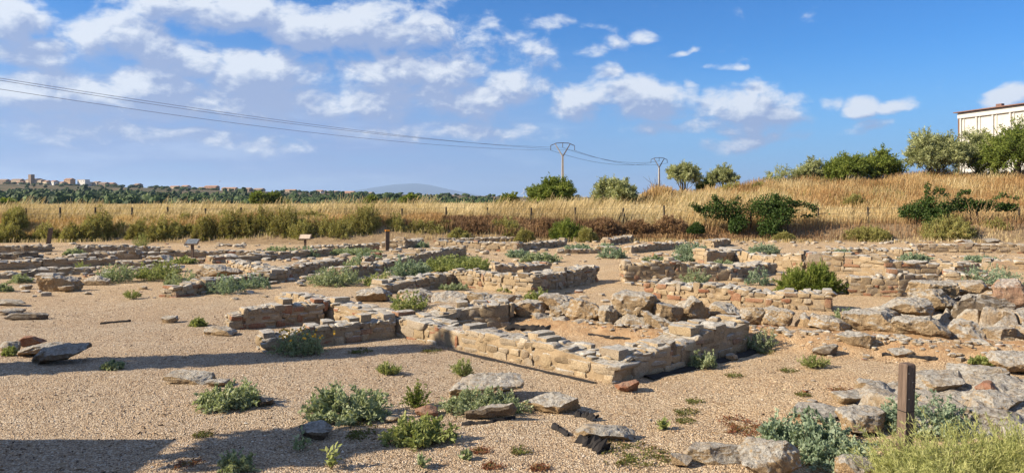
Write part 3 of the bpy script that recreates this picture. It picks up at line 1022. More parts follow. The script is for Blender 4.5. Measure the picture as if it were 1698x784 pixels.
# ------------------------------------------------------------------ ruined walls
def wall(label, pts, width=.5, course=.13, slen=.30, res=None, reds=.08, rough=1.0, group=None, dark=False, seed=None, zbase=None, flush=.014, cap=.92):
    """a low rubble wall: pts are (px, py of the foot, py of the top edge) along its near face"""
    seed = seed if seed is not None else int(pts[0][0] * 31 + pts[-1][0] * 7 + pts[0][1])
    rng = np.random.default_rng(seed)
    w, hts = [], []
    for (px, yb, yt) in pts:
        p = P(px, yb)
        w.append(p); hts.append((yb - yt) / F * p[1])
    w = np.array(w); dist = w[:, 1].mean()
    if res is None:
        res = 5 if dist < 14 else (3 if dist < 24 else 2)
    slen *= .80; course *= .84
    near = dist < 15
    if near: flush = .009
    mb = MB()
    o0 = w.mean(0)
    for i in range(len(w) - 1):
        a, b = w[i], w[i + 1]
        d = b[:2] - a[:2]; Ls = float(np.hypot(*d)); d = d / Ls
        nrm = np.array([-d[1], d[0]])
        if nrm @ ((a + b) / 2)[:2] < 0: nrm = -nrm
        ax = np.array([[d[0], d[1], 0], [nrm[0], nrm[1], 0], [0, 0, 1.0]])
        def hz(s):
            t = np.clip(s / Ls, 0, 1)
            j = fbm(np.array([[(a[0] + d[0] * s) * 1.6, (a[1] + d[1] * s) * 1.6, seed % 97]]), 3, 3)[0]
            return (hts[i] * (1 - t) + hts[i + 1] * t) * (1 + .22 * rough * j)
        def zg(s):
            t = np.clip(s / Ls, 0, 1)
            return a[2] * (1 - t) + b[2] * t
        def at(s, q, z):
            return np.array([a[0] + d[0] * s + nrm[0] * q, a[1] + d[1] * s + nrm[1] * q, zg(s) + z])
        def put(s, q, z, half, jit=.10, k=14, r=None, tilt=0.0, rk=False):
            v, f = stone_block(res, half, rng, k, jit) if not rk else rockshape(res + 1, rng, 7, 8, .07)
            if rk: v = v * np.asarray(half)
            if tilt:
                e = rng.normal(0, tilt, 2); v[:, 2] += v[:, 0] * e[0] + v[:, 1] * e[1]
            yaw = rng.normal(0, .05 + tilt * .6)
            v = v @ rotz(yaw) @ ax + at(s, q, z)
            if r is None:
                r = rng.uniform(.92, 1.0) if rng.random() < reds else rng.uniform(.0, .9) ** .8
            mb.add(v, f, r, 0)
        # earth and mortar core
        ns = max(2, int(Ls / .12)); ss = np.linspace(0.03, Ls - .03, ns)
        hh = np.array([max(.06, hz(s) - (.012 if near else .035)) for s in ss])
        V = []
        zl = (-.15, .05, .30, .55, .78, .96)
        for s, h_ in zip(ss, hh):
            row = [at(s, flush + rng.normal(0, .009), z_ if z_ < 0 else h_ * z_) for z_ in zl]
            row += [at(s, width * .33, h_ + rng.normal(0, .012)), at(s, width * .66, h_ + rng.normal(0, .012))]
            row += [at(s, width - flush + rng.normal(0, .009), z_ if z_ < 0 else h_ * z_) for z_ in zl[::-1]]
            V += row
        m_ = len(row)
        f = []
        for k_ in range(ns - 1):
            for j in range(m_ - 1):
                f.append([k_ * m_ + j, (k_ + 1) * m_ + j, (k_ + 1) * m_ + j + 1, k_ * m_ + j + 1])
        mb.add(V, f, .5, 1)
        mb.add(V[:m_], [list(range(m_))], .5, 1); mb.add(V[-m_:], [list(range(m_))[::-1]], .5, 1)
        # face courses, front and back
        hm = max(hz(s) for s in np.linspace(0, Ls, 12))
        for side in (0, 1):
            z = -.04
            while z < hm:
                ch = course * rng.uniform(.75, 1.35)
                s = -rng.uniform(0, .06)
                while s < Ls:
                    sl = slen * rng.uniform(.45, 1.5)
                    if rng.random() < .14: sl *= 1.8
                    if s + sl > Ls + .05: sl = max(.1, Ls - s)
                    sc = s + sl / 2
                    if z + ch * .62 < hz(sc):
                        dp = rng.uniform(.16, .24)
                        pr = rng.uniform(-.007, .018) if near else rng.uniform(-.004, .030)
                        q = dp / 2 - pr if side == 0 else width - dp / 2 + pr
                        c_ = ch * (rng.uniform(.72, 1.02) if rng.random() < .8 else rng.uniform(1.3, 1.9))
                        put(sc, q, z + ch / 2 + rng.normal(0, .014), (sl / 2 - .007, dp / 2, c_ / 2 - .006), .17 if near else .24, 7)
                    s += sl
                z += ch
        # cross stones at both ends
        for s_e in (.09, Ls - .09):
            z = -.03
            while z < hz(s_e):
                ch = course * rng.uniform(.8, 1.3)
                put(s_e, width * rng.uniform(.42, .58), z + ch / 2, (.10, width * .34, ch / 2 - .006), .1)
                z += ch
        # top course: irregular lichen slabs with gaps
        s = 0.0
        while s < Ls - .05:
            sl = slen * rng.uniform(.5, 1.45)
            rows = 1 if rng.random() < .2 else (2 if rng.random() < .7 else 3)
            for r_ in range(rows):
                if rng.random() > cap: continue
                th = rng.uniform(.03, .07) * (1.25 if rng.random() < .2 else 1)
                wv = width / rows
                q = wv * (r_ + .5) + rng.normal(0, .025)
                sc = min(Ls - .04, s + sl / 2 + rng.normal(0, .03))
                put(sc, q, hz(sc) - th * (.72 if near else .35), (sl / 2 * rng.uniform(.8, 1.1), wv / 2 * rng.uniform(.85, 1.15), th), .17, 4.0, rng.uniform(.1, .85), .05 if near else .09, True)
            s += sl
    def disp(v):
        nz_ = fbm(v * 7.0, seed % 50, 3)
        n2_ = fbm(v * 7.0 + 31, seed % 50 + 9, 3)
        return v + np.stack([nz_, n2_, (nz_ + n2_) * .4], 1) * (.022 if dist < 20 else .026)
    o = mb.build('stone_wall', [M_WALL if not dark else M_DARK, M_MORTAR], None, True, (o0[0], o0[1], o0[2]), 40, disp)
    return tag(o, label, 'wall', group or 'low ruined stone walls')

def rock(x0, x1, yt, yb, label, mat=None, z0=None, deep=.75, yaw=0, k=6, cuts=13, rough=.09, name='boulder', cat='rock', r=None, tilt=(0, 0), res=None, group=None, hgt=None, seed=0):
    """a loose stone that fills the given box of the photograph, standing on the ground there"""
    px = (x0 + x1) / 2
    if z0 is None:
        c = P(px, yb)
    else:
        y = F * (CAMZ - z0) / (yb - HY)
        c = np.array([(px - CX) / F * y, y, z0])
    s = c[1] / F
    w = (x1 - x0) * s
    dp = w * deep
    ext = (yb - yt) * s
    h = hgt or max(ext * .5, ext - dp * .45 * (CAMZ - c[2]) / c[1])
    rng = np.random.default_rng(int(x0 * 17 + yb * 3 + x1) + seed)
    if res is None:
        pw = x1 - x0
        res = 34 if pw > 60 else (22 if pw > 28 else 11)
    v, f = rockshape(res, rng, k, cuts, rough)
    v = v * np.array([1, deep, h / w])
    v = v @ rotz(yaw)
    v[:, 2] += v[:, 0] * tilt[0] + v[:, 1] * tilt[1]
    mn, mx = v.min(0), v.max(0)
    v = (v - (mn + mx) / 2) / ((mx - mn) / 2) * np.array([w / 2, dp / 2, h / 2 * 1.06])
    base = np.array([c[0], c[1] + dp * .42, c[2]])
    v = v + base + np.array([0, 0, h * .47])
    sd = rng.integers(1, 99)
    v = v + np.stack([fbm(v * 9, sd, 4, .6), fbm(v * 9 + 7, sd, 4, .6), fbm(v * 9 + 19, sd, 4, .6)], 1) * min(.05, .13 * h)
    o = mesh(name, v, f, mat or M_BOULD, None, np.full(len(v), rng.uniform(.35, .75) if r is None else r), True, loc=tuple(base), sharp=32)
    return tag(o, label, cat, group)

# --- the near building: straight walls that meet at right angles
wall('long sunlit sandstone wall running forward from the two dark side walls to the near corner', [(457, 503, 489), (540, 530, 500), (653, 557, 528), (760, 579, 546), (884, 607, 566), (1017, 637, 609)], .55, .14, .34, reds=.10)
wall('shaded stone wall turning back from the near corner towards the boulder row', [(1017, 637, 610), (1050, 628.5, 592), (1115, 614, 572), (1165, 600, 553), (1244, 578, 532)], .58, .15, .32, reds=.03)
wall('dark shaded wall with reddish stones, the farther of two side walls of the long sunlit wall', [(384, 548, 527), (405, 546, 516), (470, 540.5, 506), (538, 533.5, 501)], .45, .115, .24, reds=.30)
wall('dark shaded side wall with an olive bush against its free end', [(442, 585, 566), (513, 576, 547), (600, 566, 535), (656, 559, 528)], .45, .12, .27, reds=.12)
wall('shaded cross wall inside the near room, ending at the boulder row', [(705, 557, 526), (760, 550, 512), (846, 539, 502)], .5, .13, .30, reds=.04)
# --- second building
wall('sunlit wall of even small blocks facing the shaded wall on its corner, second building', [(745, 473, 452), (800, 479, 455), (882, 490, 461)], .5, .13, .27, reds=.07)
wall('tall shaded wall with a round end, its shadow on the bare gravel', [(882, 490, 461), (940, 478, 450), (992, 466.5, 440)], .5, .13, .27, reds=.03)
wall('inner shaded wall of the second building, hardly above its front wall', [(822, 458, 441), (870, 455, 440), (914, 451, 438)], .45, .13, .26)
wall('shaded wall with pale lichen top behind the big flat boulders', [(640, 488, 473), (690, 482, 463), (768, 472, 454)], .6, .14, .3, reds=.02)
wall('long shaded wall climbing towards the orange topped post, weeds along its foot', [(571, 463, 447), (625, 452, 440), (690, 441, 424), (735, 432, 415), (774, 426, 411)], .55, .14, .3, reds=.04)
wall('sunlit stretch of low wall just left of the weeds below the orange topped post', [(605, 443, 430), (660, 441, 429), (676, 437, 425)], .5, .14, .3)
# --- third building, left of it
wall('sunlit front wall of a small room with a broken corner', [(376, 446, 431), (448, 469, 452)], .5, .14, .28, reds=.12)
wall('shaded wall leading back from the broken corner', [(448, 469, 453), (505, 456, 439), (575, 438, 428)], .55, .14, .28, reds=.05)
wall('flat topped low wall of grey slabs between the lectern sign and the post', [(352, 437, 426), (450, 431, 421), (548, 424, 414)], .6, .13, .42, reds=.02)
wall('broken stub of wall with an orange stone at its free end', [(290, 494, 478), (330, 488, 470), (362, 482, 463), (440, 470, 456)], .5, .12, .26, reds=.15)
# --- left field of ruins
wall('sunlit low wall starting at the photo edge, leaning post behind its end', [(-30, 420, 410), (40, 419, 409), (88, 417, 407)], .5, .14, .3, reds=.0)
wall('sunlit rubble wall below the tallest clump of weeds', [(128, 421, 408), (200, 420, 408), (262, 419, 411)], .6, .14, .26, reds=.0)
wall('dark shaded wall with a red brick standing on its top', [(112, 434, 424), (165, 432, 421), (232, 430, 418)], .5, .14, .32, reds=.0)
wall('longest dark shaded low wall of the left ruins', [(-10, 449, 436), (70, 445, 433), (135, 442, 430), (192, 439, 428)], .5, .14, .36, reds=.0)
wall('short dark wall between two weed clumps left of the golden block', [(46, 459, 449), (95, 457, 447), (150, 455, 446)], .5, .14, .4, reds=.0)
wall('sunlit wall passing behind the dark lectern sign', [(319, 428, 418), (370, 427, 417), (430, 427, 418)], .5, .14, .3, reds=.05)
wall('low line of stones between the weeds and the lectern sign', [(190, 444, 435), (240, 443, 434), (282, 441, 433)], .5, .14, .34, reds=.0)
wall('flat spread of dark slabs at the left photo edge', [(-20, 431, 423), (30, 430, 421), (66, 428, 419)], .8, .1, .5, reds=.0, dark=True)
wall('sunlit low rubble wall behind the pale lectern sign', [(515, 420, 409), (570, 419, 408), (630, 417, 405)], .5, .14, .3)
wall('broken low course of stones linking the pale standing block to the sunlit wall behind the dark lectern', [(228, 427, 420), (275, 426, 418), (318, 425, 418)], .5, .14, .3, reds=.0, rough=1.6)
wall('crumbled wall line between the longest dark wall and the large bright weed clump', [(196, 455, 446), (245, 453, 444), (300, 451, 443)], .5, .14, .3, reds=.0, rough=1.8)
wall('crumbled wall remnant left of the long golden block at the photo edge', [(-20, 463, 454), (18, 462, 453), (48, 460, 452)], .5, .14, .3, reds=.0, rough=1.6)
wall('short crumbled wall in front of the flat topped grey slabs', [(394, 452, 442), (425, 450, 441)], .5, .14, .3, reds=.05, rough=1.6)
# --- middle back
wall('sunlit block of wall right of the orange topped post', [(632, 412, 402), (672, 412, 398)], .8, .16, .4, reds=.0)
wall('short dark wall end beside a small blue green weed', [(672, 412, 398), (702, 408, 397)], .7, .16, .4, reds=.0)
wall('wide sunlit back wall with a dark coping, right of the dark block', [(720, 414, 400), (790, 416, 401), (858, 418, 403)], .5, .15, .32, reds=.06)
wall('dark shaded wall at the far end of the wide sunlit back wall', [(862, 418, 406), (900, 412, 402), (941, 407, 399)], .5, .15, .34, reds=.0)
wall('thin dark coping line farthest back in the middle', [(722, 402, 396), (800, 402, 395), (850, 400, 394)], .4, .15, .34, reds=.0)
wall('small dark wall near the bank with a grey stone at its end', [(1012, 407, 397), (1032, 403, 394), (1052, 400, 392)], .5, .15, .34, reds=.0)
wall('long dark shaded wall slanting across the pale gravel towards the bank', [(1046, 420, 411), (1090, 416, 405), (1142, 411, 402)], .5, .15, .3, reds=.0)
wall('dark block of wall at the foot of the bank, below the vine', [(1184, 411, 399), (1212, 407, 396)], .6, .15, .34, reds=.0)
wall('low broken line of stones amid weeds on the pale gravel', [(925, 421, 415), (960, 421, 414), (995, 420, 415)], .4, .12, .3, reds=.0)
# --- right-hand building
wall('sunlit wall with grey coping stones and one orange stone, shaded weed at its foot', [(1037, 468, 436), (1120, 467, 437), (1190, 466, 440), (1222, 465, 446)], .55, .15, .3, reds=.15)
wall('shaded end of wall with a wide flat top, right of the grey coping stones', [(1222, 464, 446), (1288, 452, 436)], .8, .16, .34, reds=.0)
wall('low sunlit terrace wall stepping down to the right in front of the coping stones', [(1069, 492, 468), (1160, 501, 476), (1230, 507, 482), (1300, 512, 486), (1379, 517, 490)], .6, .14, .27, reds=.14)
wall('tall sunlit wall with a dark gap, left of the round green shrub', [(1219, 434, 421), (1270, 443, 424), (1330, 448, 420)], .55, .16, .36, reds=.04)
wall('long sunlit wall with large pale blocks behind the round green shrub', [(1337, 452, 421), (1400, 454, 425), (1470, 458, 432), (1556, 458, 438)], .55, .17, .42, reds=.08)
wall('sunlit rubble wall with red stones behind the pale gravel room', [(1412, 490, 460), (1490, 492, 458), (1560, 490, 460)], .55, .14, .28, reds=.2)
wall('sunlit back wall at the foot of the hill, loose stones along its top', [(1512, 418, 405), (1590, 419, 405), (1672, 420, 406), (1760, 422, 408)], .5, .15, .34, reds=.02)
wall('low rubble bank of pale stones between the hill and the long wall', [(1370, 425, 413), (1450, 427, 414), (1520, 430, 415)], .8, .14, .3, reds=.04)
wall('shaded stub of wall with ragged top near the broad weed', [(1550, 452, 440), (1584, 456, 438), (1624, 450, 437)], .55, .15, .3, reds=.0)
wall('pale low wall at the right photo edge behind the broad weed', [(1632, 446, 432), (1700, 448, 434), (1760, 450, 434)], .55, .15, .34, reds=.04)
wall('ochre wall of big blocks below the ragged stub', [(1570, 472, 452), (1640, 474, 456)], .5, .16, .4, reds=.03)
wall('rough rock pile of wall behind the grey coping stones', [(1172, 437, 416), (1205, 436, 418), (1236, 430, 414)], .9, .16, .36, reds=.0)

M_BROWN = stone_mat('brown_crusted_stone', [(0, (.36, .22, .15)), (1, (.46, .29, .20))], lichen=.7, spots=.7, bumpd=.04)
# --- dry-laid boulders that cross the picture from the flat blocks to the right edge
B = [
 # x0, x1, ytop, ybase, z0, deep, yaw, tilt, mat, label
 (588, 643, 477, 502, .0, .9, .3, (0, 0), None, 'flat topped boulder at the far end of the boulder row'),
 (655, 722, 481, 511, .0, .9, -.2, (0, .1), None, 'broad rounded boulder with a weed in front of it'),
 (715, 782, 485, 510, .05, .7, .2, (0, 0), None, 'ochre faced block beside the weed topped gap'),
 (776, 812, 486, 506, .1, .8, 0, (.1, 0), None, 'small pale block between two ochre faced ones'),
 (806, 856, 488, 507, .1, .8, .3, (0, 0), None, 'grey pointed block near the end of the shaded cross wall'),
 (846, 907, 498, 524, .22, .8, 0, (0, .1), None, 'long white crusted boulder roofing a dark hollow'),
 (897, 953, 487, 513, .34, .8, .4, (0, 0), None, 'overhanging ochre boulder tilted on top of the row'),
 (914, 946, 497, 527, .2, .9, .1, (.08, 0), None, 'upright egg shaped boulder left of the largest round one'),
 (941, 1008, 496, 532, .2, .8, -.2, (-.05, .1), None, 'largest round boulder of the row, pale and smooth'),
 (996, 1029, 507, 538, .17, .9, .2, (-.1, 0), None, 'round boulder wedged against the big flat slab'),
 (1018, 1099, 484, 528, .28, .8, .1, (0, .1), None, 'huge flat lichen slab lying highest in the row'),
 (1026, 1103, 524, 557, .02, .6, -.15, (-.12, 0), None, 'long pale block with a square dark end below the huge slab'),
 (1070, 1122, 517, 552, .1, .5, -.3, (-.35, 0), None, 'slanting thin slab leaning behind the long pale block'),
 (1090, 1135, 503, 534, .25, .8, .2, (0, .1), None, 'brown faced boulder right of the huge slab'),
 (1127, 1181, 491, 533, .2, .8, .1, (0, .15), None, 'tall boulder with a red underside'),
 (1175, 1240, 503, 529, .2, .8, -.1, (0, .1), None, 'white topped flat boulder above the shaded near wall'),
 (1233, 1276, 509, 537, .2, .9, .2, (0, 0), None, 'rounded grey boulder touching the end of the shaded near wall'),
 (1269, 1325, 512, 548, .12, .8, -.25, (-.05, 0), None, 'square ochre block with a shaded right face'),
 (1327, 1347, 520, 547, .15, .9, .0, (.05, 0), None, 'small white stone standing on end'),
 (1343, 1360, 521, 544, .15, .9, .4, (0, 0), None, 'small shaded stone beside the white upright stone'),
 (1355, 1421, 523, 552, .16, .75, .05, (0, .1), None, 'speckled flat boulder right of the white upright stone'),
 (1411, 1501, 514, 553, .18, .75, -.05, (0, .1), None, 'widest whale backed lichen boulder of the row'),
 (1498, 1585, 526, 566, .14, .75, .1, (.03, .1), None, 'long lichen boulder with a split front corner'),
 (1583, 1635, 533, 568, .12, .9, .0, (0, .05), None, 'cube shaped ochre boulder near the right photo edge'),
 (1633, 1692, 542, 566, .15, .8, .1, (0, 0), None, 'low banded slab right of the cube shaped boulder'),
 (1688, 1735, 540, 566, .15, .8, .1, (0, 0), None, 'last slab of the row, cut by the right photo edge'),
 (1402, 1454, 551, 579, .06, .8, -.3, (-.15, 0), None, 'pale block fallen in front of the whale backed boulder'),
 (1330, 1368, 550, 563, .1, .8, .0, (0, 0), None, 'ochre stone bedded in soil under the speckled boulder'),
 (1543, 1614, 568, 592, .02, .5, -.1, (-.15, 0), None, 'dark speckled slab lying in the orange soil'),
 (1615, 1653, 563, 592, .02, .9, .2, (0, 0), None, 'tan boulder on the orange soil under the cube'),
 (1646, 1690, 558, 572, .1, .8, 0, (0, 0), None, 'thin golden block under the banded slab'),
 (880, 916, 520, 541, .06, .8, .3, (0, 0), None, 'small lit cube in the hollow under the white crusted boulder'),
 (915, 945, 526, 548, .02, .9, -.3, (.05, 0), None, 'loose white cube on the soil, shadow to its right'),
 (949, 974, 531, 544, .1, .8, 0, (0, 0), None, 'small ochre stone under the largest round boulder'),
 (1253, 1290, 540, 553, .08, .8, 0, (0, 0), M_RED, 'red stone wedged under the square ochre block'),
 (1302, 1328, 549, 562, .06, .8, 0, (0, 0), M_DARK, 'small dark stone under the white upright stone'),
 (1280, 1302, 548, 560, .06, .8, 0, (0, 0), None, 'small brown stone right of the wedged red stone'),
 (1354, 1390, 571, 590, .0, .7, 0, (0, 0), M_DARK, 'half buried dark stone in front of the soil bank'),
 (1478, 1512, 556, 570, .08, .7, 0, (0, 0), None, 'ochre stone under the gap between two lichen boulders'),
 # the great slabs behind the row on the right
 (1476, 1556, 494, 524, .22, .8, .1, (0, .1), None, 'grey slab behind the whale backed boulder'),
 (1448, 1506, 508, 533, .12, .8, .2, (0, .1), None, 'lichen boulder peeping over the whale backed one'),
 (1520, 1600, 478, 514, .22, .7, .1, (0, .1), None, 'reddish rough slab with a pale crust'),
 (1520, 1594, 466, 491, .42, .6, -.1, (0, .05), None, 'grey block with a shaded face and a pointed horn'),
 (1578, 1655, 466, 490, .40, .8, .1, (0, .1), None, 'ribbed flat grey slab left of the broad weed'),
 (1596, 1694, 488, 534, .12, .6, -.05, (0, 0), M_DARK, 'great dark overhanging rock slab'),
 (1660, 1716, 462, 510, .2, .7, .1, (0, 0), M_BROWN, 'reddish upright block at the right photo edge'),
 (1525, 1549, 509, 525, .2, .8, .1, (0, 0), None, 'little cube stone in a dark niche'),
 (1660, 1684, 508, 532, .15, .8, .1, (0, 0), None, 'small ochre lump under the dark overhang'),
 # left ruins
 (58, 127, 456, 484, None, .45, .15, (0, 0), None, 'long golden block lying in the left ruins'),
 (134, 178, 456, 473, None, .5, .1, (0, 0), None, 'shorter brown block right of the long golden block'),
 (94, 117, 473, 485, None, .8, 0, (0, 0), None, 'small pointed stone in front of the long golden block'),
 (30, 50, 471, 480, None, .8, 0, (0, 0), None, 'small stone left of the long golden block'),
 (56, 92, 452, 462, None, .8, 0, (0, 0), None, 'pale slab lying behind the long golden block'),
 (318, 394, 438, 463, None, .7, -.3, (0, 0), None, 'big square block with a shaded end behind the broken stub'),
 (246, 282, 422, 436, None, .8, 0, (0, 0), None, 'pale block standing between dark shaded walls'),
 (268, 286, 434, 446, None, .8, 0, (0, 0), M_DARK, 'dark stone beside the weed clump'),
 (346, 372, 423, 434, None, .8, 0, (0, 0), M_DARK, 'dark slanted stone right of the dark lectern sign'),
 (8, 72, 519, 531, None, .28, .12, (0, 0), M_DARK, 'long thin dark slab on open gravel'),
 (-12, 28, 511, 522, None, .8, .1, (0, 0), None, 'pale stone behind the long thin dark slab'),
 (-20, 40, 497, 508, None, .4, -.3, (0, 0), M_DARK, 'dark plank like slab at the left photo edge'),
 (26, 66, 557, 575, None, .6, .2, (0, 0), M_RED, 'small rusty stone behind the pair of tilted slabs'),
 (-10, 24, 566, 586, None, .8, .1, (0, 0), None, 'grey stone cut by the left photo edge'),
 (18, 90, 568, 592, None, .8, .4, (.16, 0), None, 'rear one of the pair of tilted slabs'),
 (36, 134, 569, 606, None, .62, .32, (.22, 0), M_DARK, 'front dark one of the pair of tilted slabs'),
 (262, 292, 523, 536, None, .7, .1, (0, 0), None, 'small cube stone alone on the gravel'),
 (333, 389, 541, 557, None, .6, -.1, (0, 0), None, 'pale flat block near the end of the dark reddish wall'),
 # foreground
 (266, 349, 615, 637, None, .55, -.1, (0, .05), None, 'flat lichen slab behind a rounded stone'),
 (335, 374, 628, 643, None, .8, 0, (0, 0), None, 'rounded stone half hidden by a green plant'),
 (424, 450, 655, 675, None, .9, 0, (0, 0), M_DARK, 'small dark stone at the tip of a green plant'),
 (487, 548, 697, 732, None, .9, .3, (0, .1), M_DARK, 'blackish stone between the lowest foreground plants'),
 (744, 869, 619, 668, None, .6, .1, (.12, .1), None, 'largest foreground boulder with a dark rounded end'),
 (770, 858, 665, 700, None, .35, -.2, (.25, 0), M_DARK, 'tilted grey slab leaning on the plant'),
 (866, 966, 652, 688, None, .6, -.1, (0, .1), None, 'pale slab with a shaded broken end'),
 (684, 727, 673, 693, None, .7, .2, (0, 0), M_RED, 'reddish stone between three plants'),
 (636, 661, 689, 701, None, .8, 0, (0, 0), None, 'small white stone left of the reddish one'),
 (1021, 1062, 629, 651, None, .75, .3, (0, 0), M_RED, 'broken red block lying at the near corner of the building'),
 (956, 1058, 701, 734, None, .55, -.1, (0, 0), None, 'worn flat stone sunk in gravel'),
 (1137, 1236, 736, 771, None, .5, .1, (0, .05), None, 'long brown stone at the bottom edge'),
 (1113, 1150, 750, 777, None, .8, .5, (-.2, 0), None, 'small wedge stone touching the long brown one'),
 (1476, 1518, 577, 594, None, .6, 0, (0, 0), None, 'pale stone on gravel before the orange bank'),
 (1204, 1224, 585, 597, None, .8, 0, (0, 0), None, 'round pale pebble stone right of the shaded near wall'),
 (1390, 1441, 650, 673, None, .8, .2, (0, .05), None, 'white topped stone at the edge of the rocky mound'),
 (1430, 1486, 630, 657, None, .8, -.1, (0, .05), None, 'pale block left of the wooden post'),
 (1318, 1412, 672, 700, None, .7, .1, (0, .1), None, 'dark edged slab above the blue green plants'),
 (1404, 1484, 678, 726, None, .8, .1, (0, .1), None, 'rough slab between plants and the wooden post'),
 (1234, 1338, 728, 800, None, .7, .1, (0, .1), None, 'big speckled boulder cut by the bottom edge'),
 (1395, 1465, 752, 800, None, .7, .1, (0, .05), None, 'pale stone peeping out under the blue green plants'),
 (1520, 1606, 618, 652, None, .75, .1, (0, .1), None, 'broad grey slab behind the wooden post'),
 (1590, 1680, 604, 630, None, .6, -.1, (0, .1), None, 'flat grey slab farther back on the mound'),
 (1628, 1720, 646, 690, None, .8, .2, (0, .1), None, 'brownish slab on the mound at the right photo edge'),
 (1625, 1668, 632, 656, None, .8, .2, (0, .0), M_RED, 'small orange stone set into the mound'),
 (1662, 1740, 584, 622, None, .8, .1, (0, .1), None, 'pale boulder at the back of the mound'),
 (1610, 1720, 676, 720, None, .7, -.1, (0, .05), M_DARK, 'dark block with a shaded face above the yellow broom'),
 (1068, 1106, 384, 392, None, .5, 0, (0, 0), None, 'flat pale stone set in the foot of the bank'),
 (985, 1030, 407, 416, None, .7, 0, (0, 0), None, 'grey stone before the small dark wall'),
 (604, 632, 418, 428, None, .7, 0, (0, 0), M_RED, 'brown block below the pale lectern sign'),
 (630, 662, 426, 440, None, .8, .1, (0, 0), None, 'round brown boulder in front of the orange topped post'),
 (520, 545, 452, 466, None, .8, .1, (0, 0), None, 'flat stone beside the shaded wall and the weeds'),
 (1590, 1618, 397, 404, None, .7, 0, (0, 0), None, 'loose pale stone on the sunlit back wall'),
 (1637, 1668, 395, 403, None, .7, 0, (0, 0), M_DARK, 'loose dark stone on the sunlit back wall'),
]
for (x0, x1, yt, yb, z0, deep, yaw, tilt, mt, lab) in B:
    if z0 is not None: tilt = (tilt[0], 0); yaw = yaw * .7 - .5; x0 -= 3; x1 += 3; yt -= 2; yb += 2
    rock(x0, x1, yt, yb, lab, mt, z0, deep, yaw, 7, 13, .10, 'boulder' if x1 - x0 > 40 else 'loose_stone', 'rock', None, tilt, None, 'boulders of the dry-laid row' if z0 is not None and z0 < .45 else 'loose stones on the dig')

# low bedrock outcrop / spread wall footing of the near mound
def outcrop(label, x0, x1, y0, y1, hgt, seed, cell=2.1):
    nx_, ny_ = 270, 210
    X, Y = np.meshgrid(np.linspace(x0, x1, nx_), np.linspace(y0, y1, ny_))
    x, y = X.ravel(), Y.ravel()
    p = np.stack([x, y, x * 0 + seed], 1)
    wx = x + .18 * fbm(p * 1.7, seed, 3); wy = y + .18 * fbm(p * 1.7 + 9, seed, 3)
    rng = np.random.default_rng(seed)
    n_ = int((x1 - x0) * (y1 - y0) * cell)
    cx_, cy_ = rng.uniform(x0, x1, n_), rng.uniform(y0, y1, n_)
    cz_ = rng.uniform(.25, 1.0, n_); sx_, sy_ = rng.normal(0, .12, n_), rng.normal(0, .12, n_)
    dd = np.hypot((wx[:, None] - cx_) * .8, wy[:, None] - cy_)
    o2 = np.argsort(dd, 1)[:, :2]; r_ = np.arange(len(x))
    d1, d2 = dd[r_, o2[:, 0]], dd[r_, o2[:, 1]]
    i = o2[:, 0]
    slab = cz_[i] * hgt + (wx - cx_[i]) * sx_[i] + (wy - cy_[i]) * sy_[i]
    crack = sm(d2 - d1, .0, .09)
    ex = (2 * (x - x0) / (x1 - x0) - 1); ey = (2 * (y - y0) / (y1 - y0) - 1)
    ed = 1 - sm(np.hypot(ex, ey) + .22 * fbm(p * 1.3 + 3, seed, 3), .70, .98)
    z = gz(x, y) - .06 + ed * (slab * (.35 + .65 * crack) + .05 + .035 * fbm(p * 6, seed, 4, .6) + .022 * fbm(p * 19, seed, 4, .6))
    ii_ = np.arange(nx_ * ny_).reshape(ny_, nx_)
    f = np.stack([ii_[:-1, :-1], ii_[:-1, 1:], ii_[1:, 1:], ii_[1:, :-1]], -1).reshape(-1, 4)
    o = mesh('rock_outcrop', np.stack([x, y, z], 1), f, M_BOULD, None, cz_[i] * .6 + .2, True, loc=((x0 + x1) / 2, (y0 + y1) / 2, 0), sharp=35)
    tag(o, label, 'rock')
outcrop('broad cracked grey rock outcrop around and behind the near wooden post', 3.3, 8.2, 6.9, 9.9, .15, 5, 5.0)
outcrop('rough rock mass between the boulder row and the broad bluish weed', 7.7, 11.2, 12.6, 17.2, .46, 8, 2.6)

